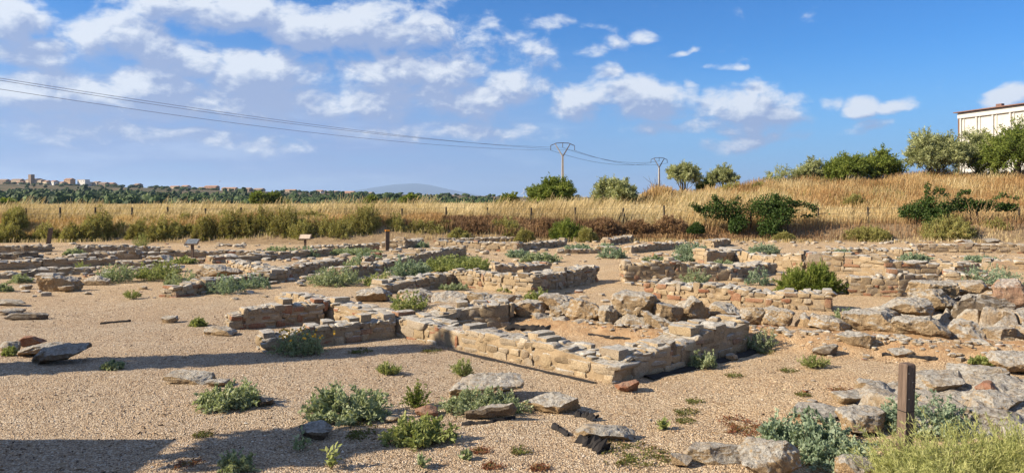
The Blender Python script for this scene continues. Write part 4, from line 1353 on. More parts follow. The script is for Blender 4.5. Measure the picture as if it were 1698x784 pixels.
# rubble too small to tell apart
def rubble():
    rng = np.random.default_rng(19)
    mb = MB()
    spots = []
    R = ridge_pts()
    for i in range(len(R) - 2):
        for _ in range(58 if i > 2 else 6):
            t = rng.random()
            q = R[i] * (1 - t) + R[i + 1] * t
            spots.append((q[0] + rng.normal(0, .1), q[1] - abs(rng.normal(.25, .28)), rng.uniform(.018, .06)))
    for _ in range(480):
        y = 17 + 22 * rng.random(); x = rng.uniform(-.66, .66) * y
        spots.append((x, y, rng.uniform(.03, .13)))
    for _ in range(520):
        y = rng.uniform(21, 38); x = rng.uniform(-.68, .05) * y
        if vnoise(np.array([[x * .35, y * .3, 2.0]]), 88)[0] > .45: spots.append((x, y, rng.uniform(.05, .2)))
    for _ in range(260):
        y = rng.uniform(19, 36); x = rng.uniform(.15, .68) * y
        if vnoise(np.array([[x * .35, y * .3, 5.0]]), 89)[0] > .45: spots.append((x, y, rng.uniform(.05, .18)))
    for _ in range(90):
        y = 39 + 2 * rng.random(); x = rng.uniform(0, .6) * y
        spots.append((x, y, rng.uniform(.05, .18)))
    for _ in range(60):
        y = 6.5 + 7 * rng.random(); x = rng.uniform(-.6, .3) * y
        spots.append((x, y, rng.uniform(.008, .022)))
    for _ in range(70):
        spots.append((rng.normal(6.2, 1.2), rng.normal(8.6, .6), rng.uniform(.02, .07)))
    for (x, y, s) in spots:
        v, f = rockshape(3, rng, 4, 5, .05)
        v = v @ rotz(rng.random() * 6.28) * np.array([s, s * rng.uniform(.6, 1), s * rng.uniform(.35, .6)])
        mb.add(v + np.array([x, y, gz1(x, y) + s * .2]), f, rng.random())
    o = mb.build('stone_rubble', [M_WALL], None, True, (0, 0, 0), 35)
    tag(o, 'small stone rubble strewn between the ruined walls and below the boulders', 'rubble', None, 'stuff')
rubble()

# torn ground sheet that shows at the foot of the walls
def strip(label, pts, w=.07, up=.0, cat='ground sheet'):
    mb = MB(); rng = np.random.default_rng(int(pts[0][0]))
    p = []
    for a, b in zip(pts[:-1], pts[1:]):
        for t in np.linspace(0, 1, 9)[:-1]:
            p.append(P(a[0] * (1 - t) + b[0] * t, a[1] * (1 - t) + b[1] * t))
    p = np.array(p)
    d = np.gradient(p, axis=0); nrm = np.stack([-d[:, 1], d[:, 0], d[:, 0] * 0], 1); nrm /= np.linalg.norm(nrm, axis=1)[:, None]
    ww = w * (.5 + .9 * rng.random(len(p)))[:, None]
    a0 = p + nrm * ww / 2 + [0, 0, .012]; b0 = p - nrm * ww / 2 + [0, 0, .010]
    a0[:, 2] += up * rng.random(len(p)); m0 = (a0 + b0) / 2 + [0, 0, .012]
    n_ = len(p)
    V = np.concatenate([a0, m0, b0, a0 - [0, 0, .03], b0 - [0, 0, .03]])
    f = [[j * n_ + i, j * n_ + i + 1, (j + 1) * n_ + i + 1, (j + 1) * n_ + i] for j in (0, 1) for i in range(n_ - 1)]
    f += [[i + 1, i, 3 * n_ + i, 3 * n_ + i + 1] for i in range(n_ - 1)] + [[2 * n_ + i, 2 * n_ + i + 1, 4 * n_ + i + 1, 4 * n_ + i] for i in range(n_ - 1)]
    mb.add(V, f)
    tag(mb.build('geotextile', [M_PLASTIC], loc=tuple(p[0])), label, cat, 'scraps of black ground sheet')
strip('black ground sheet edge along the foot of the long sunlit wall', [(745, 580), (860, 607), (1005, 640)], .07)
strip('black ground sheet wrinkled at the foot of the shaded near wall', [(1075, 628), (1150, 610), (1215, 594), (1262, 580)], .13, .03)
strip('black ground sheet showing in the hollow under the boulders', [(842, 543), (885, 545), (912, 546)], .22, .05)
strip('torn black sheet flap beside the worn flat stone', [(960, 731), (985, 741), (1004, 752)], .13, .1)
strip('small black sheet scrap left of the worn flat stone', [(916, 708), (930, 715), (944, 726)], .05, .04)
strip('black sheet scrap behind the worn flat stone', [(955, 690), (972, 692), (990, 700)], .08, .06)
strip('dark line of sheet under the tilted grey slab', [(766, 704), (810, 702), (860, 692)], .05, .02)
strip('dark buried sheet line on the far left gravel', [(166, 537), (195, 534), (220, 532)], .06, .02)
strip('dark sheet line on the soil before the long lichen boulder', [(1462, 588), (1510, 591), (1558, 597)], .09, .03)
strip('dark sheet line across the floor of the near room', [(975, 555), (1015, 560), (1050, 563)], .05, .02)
# ------------------------------------------------------------------ weeds among the ruins
HB = [
 # px, base, w, h, label, mat, kind
 (182, 470, 64, 30, 'grey green weed clump right of the shorter brown block', M_HERB, 'herb'),
 (250, 467, 76, 32, 'broad bright weed clump, the largest of the left ruins', M_HERBY, 'herb'),
 (292, 479, 52, 28, 'weed clump touching the broken stub of wall', M_HERB, 'herb'),
 (367, 489, 58, 32, 'dark green weed clump against the stub with the orange stone', M_BLUE, 'herb'),
 (418, 480, 50, 27, 'smaller dark weed clump left of the broken corner', M_BLUE, 'herb'),
 (550, 476, 84, 30, 'wide pale weed clump before the end of the long shaded wall', M_HERB, 'herb'),
 (624, 476, 48, 22, 'weed clump growing up to the flat topped boulder', M_HERBY, 'herb'),
 (676, 462, 66, 32, 'shaded green weeds along the foot of the climbing wall', M_BLUE, 'herb'),
 (758, 452, 108, 24, 'longest bed of yellowish weeds behind the second building', M_HERBY, 'herb'),
 (587, 446, 38, 14, 'small weed tuft behind the broken corner room', M_HERB, 'herb'),
 (607, 434, 44, 13, 'dark weed strip below the orange topped post', M_BLUE, 'herb'),
 (460, 423, 47, 13, 'low weed bed left of the pale lectern sign', M_HERB, 'herb'),
 (502, 427, 44, 15, 'low weed bed under the pale lectern sign', M_BLUE, 'herb'),
 (582, 423, 80, 9, 'thin strip of weeds before the low rubble wall', M_HERB, 'herb'),
 (860, 428, 40, 12, 'small weed left of the wider one on the middle gravel', M_BLUE, 'herb'),
 (896, 436, 58, 15, 'wider weed on the middle gravel', M_HERB, 'herb'),
 (962, 419, 54, 12, 'bluish weed strip on the low broken line of stones', M_BLUE, 'herb'),
 (1017, 429, 40, 19, 'round bluish weed on pale gravel left of the slanting wall', M_BLUE, 'herb'),
 (1004, 414, 27, 10, 'small bluish weed behind the round one', M_BLUE, 'herb'),
 (1150, 424, 54, 20, 'dense bluish weed at the end of the slanting dark wall', M_BLUE, 'herb'),
 (1136, 434, 40, 11, 'low weed before the dense bluish one', M_BLUE, 'herb'),
 (1083, 435, 30, 10, 'little weed on the gravel behind the grey coping', M_HERB, 'herb'),
 (1272, 422, 46, 16, 'bluish weed below the vine bushes', M_BLUE, 'herb'),
 (1205, 444, 40, 12, 'weed in front of the rough rock pile', M_HERB, 'herb'),
 (1156, 474, 46, 26, 'shaded weed hanging on the wall with grey coping', M_HERB, 'herb'),
 (1262, 474, 40, 28, 'grey weed in the shade of the wide flat wall end', M_BLUE, 'herb'),
 (1402, 427, 38, 11, 'low weed on the pale rubble bank', M_BLUE, 'herb'),
 (1526, 434, 46, 12, 'low weed on top of the long pale wall', M_BLUE, 'herb'),
 (1634, 435, 48, 10, 'thin weed strip behind the ragged stub', M_BLUE, 'herb'),
 (1660, 476, 88, 33, 'broad bluish weed behind the great slabs', M_BLUE, 'herb'),
 (1409, 534, 46, 18, 'weed in the gravel room behind the speckled boulder', M_HERB, 'herb'),
 (676, 521, 68, 30, 'flowering green weed in front of the broad rounded boulder', M_HERBY, 'herb'),
 (752, 482, 42, 10, 'small weed in the shadow of the second building', M_HERB, 'herb'),
 (891, 501, 40, 20, 'fresh green weed on top of the boulder row', M_HERBY, 'herb'),
 (850, 485, 44, 9, 'yellowish weed fringe along the wall of even blocks', M_HERBY, 'herb'),
 (490, 592, 94, 46, 'dark olive bush with small yellow flowers at the free wall end', M_HERB, 'herb'),
 (1170, 612, 46, 34, 'grey weed at the foot of the shaded near wall', M_HERB, 'herb'),
 (1268, 584, 60, 44, 'leafy weed in the corner between the near wall and the boulders', M_HERB, 'herb'),
 (986, 593, 34, 16, 'tiny green weed on the inside of the near corner', M_HERBY, 'herb'),
 (1360, 612, 62, 22, 'feathery green grass tuft before the half buried dark stone', M_HERBY, 'wisp'),
 (28, 470, 36, 14, 'weed behind the small stone, far left', M_HERB, 'herb'),
 (4, 484, 22, 12, 'weed cut by the left photo edge', M_HERB, 'herb'),
 (10, 591, 26, 16, 'green weed beside the grey stone at the edge', M_HERBY, 'herb'),
 (298, 438, 38, 11, 'small weed beside the post of the dark lectern sign', M_HERBY, 'herb'),
 (130, 450, 30, 14, 'spiky weed on the longest dark wall', M_HERBY, 'wisp'),
 (213, 497, 28, 15, 'lone small grass tuft on the open left gravel', M_HERBY, 'wisp'),
 (326, 542, 24, 12, 'tiny weed near the lone cube stone', M_HERBY, 'herb'),
 (118, 424, 32, 10, 'small weed on the dark slabs', M_HERB, 'herb'),
 (230, 412, 30, 24, 'tall pale feathery weed at the foot of the bank', M_HERBY, 'wisp'),
 (1644, 610, 50, 13, 'weed strip at the back of the rocky mound', M_HERBY, 'herb'),
 (700, 411, 20, 9, 'small bluish weed beside the short dark wall end', M_BLUE, 'herb'),
 (182, 613, 36, 13, 'small dark weed lying in the long shadow', M_HERB, 'herb'),
 # foreground
 (368, 683, 122, 48, 'dense green plant beside the rounded stone in the foreground', M_HERB, 'herb'),
 (565, 704, 150, 66, 'largest leafy green plant of the foreground', M_HERB, 'herb'),
 (692, 744, 124, 54, 'yellow green plant nearest the bottom among the foreground clumps', M_HERBY, 'herb'),
 (690, 680, 56, 48, 'thin dark twiggy plant between two leafy ones', M_GREEN, 'twiggy'),
 (800, 692, 158, 50, 'green plant spreading below the largest foreground boulder', M_HERB, 'herb'),
 (642, 624, 46, 22, 'small feathery tuft on the gravel above the largest leafy plant', M_HERBY, 'wisp'),
 (767, 626, 42, 32, 'small pale tuft left of the largest foreground boulder', M_HERBY, 'wisp'),
 (496, 750, 42, 34, 'seedling next to the blackish stone', M_HERB, 'seedling'),
 (546, 781, 34, 42, 'upright seedling at the bottom edge', M_HERBY, 'seedling'),
 (700, 778, 16, 22, 'tiny seedling below the yellow green plant', M_HERB, 'seedling'),
 (775, 764, 16, 20, 'tiny seedling right of the yellow green plant', M_HERB, 'seedling'),
 (388, 786, 68, 38, 'weed growing in the shadow at the bottom edge', M_HERB, 'herb'),
 (1100, 712, 14, 10, 'tiny green sprout on the open gravel', M_HERBY, 'seedling'),
 (1345, 752, 158, 74, 'blue green plant sprawling over the slabs left of the post', M_BLUE, 'herb'),
 (1410, 784, 150, 66, 'blue green plant nearest the bottom, beside the post foot', M_BLUE, 'herb'),
 (1552, 730, 156, 76, 'blue green plant behind the wooden post', M_BLUE, 'herb'),
]
for (px, b, w, h, lab, mt, kd) in HB:
    nm = {'herb': 'leafy_weed', 'wisp': 'grass_tuft', 'twiggy': 'twiggy_weed', 'seedling': 'seedling'}[kd]
    herb(px, b, w, h, lab, mt, nm, 'plant', kd)

# yellow flowers belong to the olive bush
fb = [o for o in bpy.data.objects if o.get('label', '').startswith('dark olive bush')][0]
rf = np.random.default_rng(4)
cf = np.array(fb.location)
mbf = MB()
for _ in range(34):
    p = cf + np.array([rf.normal(0, .28), rf.normal(-.1, .16), .26 + rf.uniform(0, .14)])
    v, f = cubegrid(1); mbf.add(v * .013 + p, f)
mbf.build('flowers', [plain('yellow_petal', (.70, .42, .05), .7, .2)], fb, loc=tuple(cf))

# creeping mats on the gravel
for (x0, x1, y0, y1, lab, mt) in [
 (1133, 1174, 661, 673, 'small brown creeping weed, topmost of three on the open gravel', M_MOSS),
 (1110, 1164, 676, 692, 'brownish creeping weed, middle of three on the open gravel', M_MOSS),
 (1116, 1159, 693, 706, 'greenish creeping weed, lowest of three on the open gravel', M_MOSS),
 (1192, 1270, 690, 730, 'large red and green creeping weed beside the blue green plants', M_MOSSR),
 (1198, 1240, 617, 629, 'flat creeping weed below the round pale pebble stone', M_MOSS),
 (985, 1132, 735, 784, 'widest green creeping weed under the worn flat stone', M_MOSS),
 (1287, 1328, 610, 620, 'flat creeping weed left of the feathery grass tuft', M_MOSS),
 (1316, 1352, 650, 660, 'creeping weed left of the white topped stone', M_MOSS),
 (1370, 1418, 640, 654, 'creeping weed touching the white topped stone', M_MOSSR),
 (572, 622, 578, 589, 'dark creeping weed in the long shadow', M_MOSS),
 (696, 738, 577, 588, 'dark creeping weed at the foot of the long sunlit wall', M_MOSS),
 (795, 844, 768, 784, 'red creeping weed cut by the bottom edge', M_MOSSR),
 (875, 920, 770, 784, 'darkest red creeping weed at the bottom edge', M_MOSSR),
 (778, 820, 743, 756, 'faint red creeping weed beside a tiny seedling', M_MOSSR),
 (843, 888, 744, 759, 'brown creeping weed below the black sheet scrap', M_MOSS),
 (570, 630, 702, 736, 'brown green creeping weed between the foreground plants', M_MOSS),
 (318, 360, 716, 730, 'brown creeping weed at the rim of the dark shadow', M_MOSS),
 (290, 340, 758, 784, 'red creeping weed in the lit gap of the shadow', M_MOSSR),
 (1250, 1290, 578, 590, 'creeping weed under the leafy corner weed', M_MOSS),
]:
    mat_weed(x0, x1, y0, y1, lab, mt)

# ------------------------------------------------------------------ broom at the lower right
def broom(px, base, w, h, label):
    c = P(px, base); s = c[1] / F
    rng = np.random.default_rng(int(px))
    root = empty('yellow_broom', tuple(c), label, 'shrub', 'yellow broom bushes at the post')
    rx = w * s / 2; hh = h * s
    n = 380
    b0 = np.stack([rng.uniform(-.6, .6, n) * rx, rng.uniform(-.35, .35, n), np.zeros(n)], 1)
    tip = b0 + np.stack([rng.normal(0, .30, n) * rx + b0[:, 0] * .5, rng.normal(0, .16, n), hh * rng.uniform(.45, 1.3, n) * (1 - .35 * (b0[:, 0] / rx) ** 2)], 1)
    mid = (b0 + tip) / 2 + rng.normal(0, .03, (n, 3))
    k = 30
    t = rng.random((n, k)) ** .7; T = t[..., None]
    pp = (1 - T) ** 2 * b0[:, None] + 2 * T * (1 - T) * mid[:, None] + T * T * tip[:, None]
    dv = (tip - b0)[:, None] * 1.2 + rng.normal(0, .28, (n, k, 3))
    v, f = leaves(pp.reshape(-1, 3) + c, dv.reshape(-1, 3), rng.uniform(.03, .065, n * k), rng.uniform(.0035, .007, n * k), rng)
    r = np.clip(.5 * np.repeat(rng.random(n), k) + .25 * rng.random(n * k) + .3 * t.ravel(), 0, 1)
    mesh('foliage', v, f, M_BROOMY, root, np.repeat(r, 4), loc=tuple(c))
    mb = MB()
    stem_mesh((b0 + c, mid + c, tip + c), .0035, mb, rng, 220, .5, 0)
    mb.build('stems', [leaf_mat('broom_stem', [(0, (.20, .22, .06)), (1, (.38, .38, .12))])], root, loc=tuple(c))
broom(1600, 806, 230, 72, 'yellow green broom of thin upright stems in front of the wooden post')
broom(1516, 822, 130, 62, 'yellow green broom at the foot of the wooden post')
broom(1700, 806, 190, 84, 'yellow green broom cut by the bottom right corner')

# ------------------------------------------------------------------ posts and signs
def post(px, base, top, wpx, label, lean=0.0, capc=None, Y=None, name='wooden_post', mat=None):
    c = P(px, base) if Y is None else D(px, Y)
    s = c[1] / F; h = (base - top) * s; w = wpx * s
    root = empty(name, tuple(c), label, 'post')
    v, f = cubegrid(12)
    rng = np.random.default_rng(int(px))
    hv = np.array([w / 2, w / 2, (h + .1) / 2])
    r = (np.abs(v) ** 26).sum(1) ** (1 / 26)
    q = v / r[:, None] * hv
    q = q @ rotz(.30)
    q[:, 2] += h / 2 - .05
    q[:, 0] += q[:, 2] * lean
    q[:, :2] += .05 * w * fbm(q * np.array([9, 9, 3.]), 5, 2)[:, None]
    o = mesh('shaft', q + c, f, mat or M_POST, root, None, True, loc=tuple(c), sharp=30)
    if capc is not None:
        mb = MB()
        mb.box(c + np.array([lean * h, 0, h + .02]), (w * 1.15, w * 1.15, .06), rotz(.3))
        mb.build('cap', [capc], root, loc=tuple(c))
    return root, c, h, w

wood_near, t_, b_ = new_mat('near_post_wood', .85, .2)
p_ = pos(t_)
mp = t_.nodes.new('ShaderNodeMapping'); t_.links.new(p_, mp.inputs[0]); mp.inputs['Scale'].default_value = (26, 26, 1.6)
n1_ = noise(t_, mp.outputs[0], 2.0, 6, .7)
col_ = ramp(t_, n1_, [(.25, (.045, .033, .025)), (.5, (.125, .088, .067)), (.75, (.22, .165, .13))])
t_.links.new(col_, b_.inputs['Base Color'])
bump(t_, b_, n1_, .8, .012)
root, c, h, w = post(1500, 752, 602, 18.5, 'brown weathered square timber post with a cracked joint, standing in the broom', .03, None, None, 'wooden_post', wood_near)
mb = MB()
mb.box(c + np.array([.4 * h * .03, -.0, h * .48]), (w * 1.035, w * 1.035, .006), rotz(.3))
mb.build('saw_cut', [M_PLASTIC], root, loc=tuple(c))
mb = MB()
for zf_, dx_ in ((.62, -.2), (.80, .15), (.72, .3), (.9, -.3)):
    v, f = cubegrid(2); vv = v / np.linalg.norm(v, axis=1)[:, None] * .006
    d_ = np.array([dx_ * w, -.5 * w - .002, 0]) @ rotz(.3)
    mb.add(vv + c + d_ + np.array([zf_ * h * .03, 0, zf_ * h]), f)
mb.build('nail', [M_IRON], root, loc=tuple(c))

post(79.5, 409, 378, 6, 'dark leaning post at the foot of the bank, left ruins', .16)
M_ORANGE = plain('orange_paint', (.80, .30, .03), .6, .15)
post(642.5, 415, 383, 6.5, 'dark upright post with an orange painted top', .0, M_ORANGE)
root, c, h, w = post(85, 345, 335, 3, 'short white marker post beyond the fence', 0, None, 70, 'marker_post', plain('white_paint', (.75, .74, .70), .6, .1))

def lectern(px, base, topy, wpx, label, mcol, face):
    c = P(px, base); s = c[1] / F; h = (base - topy) * s; w = wpx * s
    root = empty('lectern_sign', tuple(c), label, 'sign')
    mb = MB(); mb.box(c + np.array([0, 0, h * .42]), (.10, .08, h * .84)); mb.build('post', [M_POST], root, loc=tuple(c))
    tl = math.radians(38)
    ax = np.array([[1, 0, 0], [0, math.cos(tl), math.sin(tl)], [0, -math.sin(tl), math.cos(tl)]]) @ rotz(face)
    mb = MB(); mb.box(c + np.array([0, 0, h * .88]), (w, w * .62, .035), ax); mb.build('board', [M_POST], root, loc=tuple(c))
    mb = MB(); mb.box(c + np.array([0, 0, h * .88]) + np.array([0, 0, .024]) @ ax, (w * .86, w * .50, .012), ax)
    mb.build('panel', [mcol], root, loc=tuple(c))
lectern(319, 430, 397, 23, 'lectern information sign with a dark bluish panel', plain('dark_panel', (.16, .18, .20), .35, .5, 9), -.1)
lectern(506, 414, 390, 20, 'lectern information sign with a pale beige panel', plain('pale_panel', (.62, .50, .38), .5, .25, 9), .0)

# ------------------------------------------------------------------ wire fence along the bank
FY = 43.6
fpx = [-22, 41.5, 99, 158, 218.5, 279, 341.5, 398.6, 464, 532, 600, 668, 740, 810, 880, 953, 1032, 1102, 1172, 1245, 1357, 1440, 1520, 1610, 1690]
c0 = D(849, FY)
fence = empty('wire_fence', tuple(c0), 'old wire fence on thin dark wooden posts in dry grass along the bank', 'fence')
tops = []
for px in fpx:
    a = D(px, FY)
    rng = np.random.default_rng(int(px + 100))
    hgt_ = zat(344 - 3 * (px > 1080), FY) - a[2] if px < 1150 else .95
    hgt_ = max(.7, hgt_ + rng.normal(0, .03))
    ln = rng.normal(0, .04)
    mb = MB()
    mb.tube([a - [0, 0, .2], a + [ln * .5, 0, hgt_ * .5], a + [ln, 0, hgt_]], [.062, .058, .052], 7)
    if px == 1032:
        mb.tube([a + [-.42, 0, -.1], a + [-.05, 0, hgt_ * .75]], .05, 6)
        mb.tube([a + [.40, 0, -.1], a + [.06, 0, hgt_ * .75]], .05, 6)
    mb.build('fence_post', [M_FPOST], fence, True, tuple(a))
    tops.append((a, ln, hgt_))
for fr in (.93, .62, .30):
    mb = MB()
    mb.tube([a + np.array([ln * fr, -.055, h_ * fr]) for a, ln, h_ in tops], .006, 4)
    mb.build('wire', [M_IRON], fence, loc=tuple(c0))

# ------------------------------------------------------------------ shrubs on the bank
SH = [
 # px, base, w, h, Y, label, mat
 (18, 400, 44, 25, 40.6, 'yellowish broom mound at the left photo edge', M_BROOM),
 (22, 380, 48, 36, 42.3, 'taller brown broom behind the yellowish mound at the edge', M_BROOM),
 (121, 405, 42, 30, 40.6, 'round yellow green broom right of the leaning post', M_BROOM),
 (168, 400, 56, 48, 41.2, 'tall brown topped broom above the rubble wall', M_BROOM),
 (233, 398, 36, 29, 41.2, 'low broom between the brown topped one and the next mound', M_BROOM),
 (276, 403, 54, 40, 40.9, 'yellowish broom behind the pale feathery weed', M_BROOM),
 (306, 380, 38, 26, 42.4, 'olive broom high on the bank under a fence post', M_BROOM),
 (314, 398, 38, 29, 41.2, 'orange tinted broom just above the dark lectern sign', M_BROOM),
 (348, 407, 46, 48, 40.6, 'upright yellow broom right of the dark lectern sign', M_BROOM),
 (398, 406, 66, 60, 40.8, 'tallest dark olive broom on the bank', M_BROOM),
 (436, 404, 48, 58, 41.0, 'pointed olive broom beside the tallest one', M_BROOM),
 (476, 405, 72, 58, 40.8, 'wide olive broom behind the pale lectern sign', M_BROOM),
 (497, 407, 50, 36, 40.2, 'low sunny broom touching the pale lectern sign', M_BROOM),
 (548, 407, 74, 50, 40.6, 'reddish crowned broom right of the pale lectern sign', M_BROOM),
 (610, 405, 64, 64, 41.0, 'high spreading broom left of the orange topped post', M_BROOM),
 (654, 400, 48, 40, 41.2, 'olive broom behind the orange topped post', M_BROOM),
 (697, 398, 50, 32, 41.2, 'last yellow broom mound before the brown scrub', M_BROOM),
 (759, 396, 34, 16, 40.6, 'small yellow broom in front of the brown scrub', M_BROOM),
 (870, 402, 30, 22, 40.2, 'small round yellow green broom by the wide back wall', M_BROOM),
 (939, 395, 46, 30, 41.2, 'dark green low bush in the brown scrub', M_GREEN),
 (972, 398, 28, 18, 40.4, 'pale yellow broom mound right of the dark green low bush', M_BROOM),
 (556, 366, 34, 22, 45.5, 'dark shrub just behind the fence', M_GREEN),
 (1155, 384, 24, 14, 41.5, 'small green bush at the foot of the vines', M_VINE),
 (1570, 396, 90, 34, 41.8, 'yellow green broom under the second vine', M_BROOM),
 (1440, 398, 70, 22, 41.6, 'olive broom on the slope between the two vines', M_BROOM),
 (76, 404, 46, 30, 41.4, 'low reddish olive broom just behind the leaning post', M_BROOM),
 (205, 402, 38, 30, 41.8, 'small broom filling the gap beside the brown topped one', M_BROOM),
 (255, 384, 44, 26, 42.6, 'high olive broom above the low mounds left of the feathery weed', M_BROOM),
 (372, 384, 50, 34, 42.5, 'brown olive broom on the upper bank left of the tallest one', M_BROOM),
 (520, 384, 54, 34, 42.5, 'upper bank broom behind the low sunny one', M_BROOM),
 (583, 400, 44, 44, 41.4, 'dense broom closing the gap before the high spreading one', M_BROOM),
 (1215, 322, 60, 18, 56, 'low greenish scrub on the crest beside the olive tree with two crowns', M_BROOM),
 (1262, 318, 44, 16, 55, 'thin greenish scrub below the sparse twiggy grey shrub', M_BROOM),
 (1412, 345, 40, 22, 48, 'small olive scrub halfway up the slope between the vines', M_BROOM),
 (1300, 398, 34, 12, 41.0, 'tiny yellow scrub at the very foot of the second vine', M_BROOM),
 (1650, 392, 60, 26, 42.2, 'broom at the foot of the slope near the right photo edge', M_BROOM),
 (790, 394, 60, 28, 41.6, 'dead brown scrub mound behind the wide sunlit back wall', M_SCRUB),
 (838, 393, 52, 30, 41.9, 'dead brown scrub mound with an olive top beside the small round broom', M_BROOM),
 (905, 392, 56, 28, 42.0, 'dead brown scrub mound left of the dark green low bush', M_SCRUB),
 (1005, 390, 64, 28, 42.0, 'wide dead brown scrub mound below the braced fence post', M_SCRUB),
 (1060, 388, 50, 24, 42.2, 'low dead brown scrub between the braced post and the vines', M_SCRUB),
 (1110, 386, 56, 26, 42.2, 'dead brown scrub next to the small green bush under the vines', M_SCRUB),
 (720, 398, 46, 30, 41.3, 'olive brown broom left of the first dead scrub mound', M_BROOM),
 (735, 392, 44, 26, 41.8, 'brown green broom at the start of the dead scrub', M_BROOM),
]
for (px, b, w, h, Y, lab, mt) in SH:
    shrub(px, b, w, h, Y, lab, mt, n=int(130 + w * 2.6), k=50, ll=.13, lw=.035, wild=.85, low=.0, zoff=-.1, spread=.55, tipvar=(.75, 1.05))

# round green shrub of the dig, near the gravel room
c = P(1346, 487)
shrub(1346, 487, 92, 46, c[1] + .3, 'round bright green shrub with upright twigs between the walls', M_GREEN, n=300, k=46, ll=.085, lw=.022, name='green_shrub', wild=.35, low=.0)

# bushes and trees on the field and the hill
tree(844, 341, 38, 24, 62, 'small round olive green bush alone in the dry field', M_GREEN, 240, 40, .22, .08, 'field_bush', 2, .05, cat='bush')
tree(916, 340, 88, 46, 58, 'big round dark green bush in front of the nearest pylon', M_GREEN, 520, 52, .22, .09, 'field_bush', 3, .03, lobes=16, cat='bush')
tree(1021, 349, 74, 62, 52, 'silvery olive bush with two rounded heads right of the nearest pylon', M_OLIVE, 420, 46, .2, .07, 'olive_bush', 3, .05, cat='bush')
tree(1134, 322, 62, 56, 60, 'rounded olive tree with bare branching stems', M_OLIVE, 330, 42, .19, .06, 'olive_tree', 5, .38)
tree(1198, 318, 54, 48, 62, 'olive tree with two crowns right of the rounded one', M_OLIVE, 260, 40, .19, .06, 'olive_tree', 4, .3)
tree(1168, 324, 30, 30, 61, 'low olive bush between two olive trees', M_GREEN, 140, 34, .19, .06, 'olive_bush', 2, .1, cat='bush')
tree(1294, 312, 66, 44, 57, 'sparse twiggy grey shrub with a ragged outline', M_OLIVE, 90, 26, .18, .05, 'olive_bush', 5, .05, cat='bush')
tree(1345, 308, 58, 48, 57, 'grey green olive bush left of the broad green bush', M_OLIVE, 270, 42, .18, .06, 'olive_bush', 4, .08, cat='bush')
tree(1398, 306, 78, 56, 56, 'broad green bush on the hill, reddish below', M_GREEN, 380, 46, .2, .07, 'hill_bush', 4, .05, lobes=14, cat='bush')
tree(1456, 302, 86, 56, 57, 'flat topped green bush right of the broad one', M_GREEN, 400, 46, .2, .07, 'hill_bush', 4, .05, lobes=14, cat='bush')
tree(1548, 306, 96, 98, 56, 'large silvery olive tree left of the warehouse corner', M_OLIVE, 560, 48, .2, .065, 'olive_tree', 4, .12, lobes=16)
tree(1622, 306, 92, 92, 57, 'loose silvery olive tree against the warehouse wall', M_OLIVE, 470, 46, .2, .065, 'olive_tree', 4, .12, lobes=14)
tree(1688, 312, 112, 114, 54, 'greener olive tree at the right photo edge, taller than the rest', M_GREEN, 620, 48, .2, .07, 'olive_tree', 4, .08, lobes=16)
tree(1745, 312, 100, 105, 56, 'olive tree standing beyond the right photo edge', M_OLIVE, 420, 42, .2, .07, 'olive_tree', 4, .08, lobes=14)
# bare little tree by the second pylon
c = D(1088, 60); root = empty('bare_tree', tuple(c), 'leafless little tree by the foot of the second pylon', 'tree')
mb = MB(); rng = np.random.default_rng(3)
mb.tube([c - [0, 0, .1], c + [.05, 0, .8], c + [.0, 0, 1.5]], [.06, .05, .02], 5)
for i in range(26):
    a = rng.random() * 6.28; z0_ = rng.uniform(.3, 1.2); l_ = rng.uniform(.5, 1.1)
    p0 = c + [0.03, 0, z0_]; p1 = p0 + np.array([math.cos(a) * l_ * .6, math.sin(a) * l_ * .4, l_ * .5]); p2 = p1 + rng.normal(0, .25, 3) + [0, 0, .25]
    mb.tube([p0, p1, p2], [.03, .016, .006], 4)
mb.build('trunk', [M_BARK], root, loc=tuple(c))

# vines trailing over the fence
def vine(path, label, Y, n=900, seed=1, hang=.35, ext=()):
    rng = np.random.default_rng(seed)
    s = Y / F
    pts = np.array([[(px - CX) * s, Y + dy, zat(py, Y)] for px, py, dy, _ in path]); rad = np.array([r for *_, r in path]) * s * 1.2
    c = np.array([pts[:, 0].mean(), Y, 0]); c[2] = gz1(c[0], Y)
    root = empty('vine', tuple(c), label, 'vine')
    mb = MB(); V, Fc, R, o_ = [], [], [], 0
    def grow(pts, rad, n):
        nonlocal o_
        sg = rng.integers(0, len(pts) - 1, n); t = rng.random(n)[:, None]
        p = pts[sg] * (1 - t) + pts[sg + 1] * t
        r = (rad[sg] * (1 - t[:, 0]) + rad[sg + 1] * t[:, 0])
        d = rng.normal(0, 1, (n, 3)); d /= np.linalg.norm(d, axis=1)[:, None]
        p = p + d * (r * rng.random(n) ** .45)[:, None] * np.array([1, .8, .9])
        keep = vnoise(p * 2.6, seed + 3) > .30
        p, d = p[keep], d[keep]
        m = len(p)
        dv = d * .6 + rng.normal(0, .6, (m, 3)) - np.array([0, 0, .35])
        v, f = leaves(p, dv, rng.uniform(.075, .14, m), rng.uniform(.065, .12, m), rng, .3)
        V.append(v); Fc.append(f + o_); o_ += len(v)
        R.append(np.repeat(np.clip(rng.random(m) * .6 + .5 * vnoise(p * 1.5, 5) - .05, 0, 1), 4))
    grow(pts, rad, int(n * 1.7))
    mb.tube(pts, .022, 5)
    for e in ext:
        q = np.array([[(px - CX) * s, Y - .1, zat(py, Y)] for px, py in e])
        grow(q, np.full(len(q), 4.6 * s), 210)
        mb.tube(q, .014, 4)
    g = pts[len(pts) // 2]
    mb.tube([np.array([g[0], g[1], gz1(g[0], g[1]) - .1]), g], .05, 6)
    mesh('leaves', np.concatenate(V), np.concatenate(Fc), M_VINE, root, np.concatenate(R), loc=tuple(c))
    mb.build('stems', [M_BARK], root, loc=tuple(c))
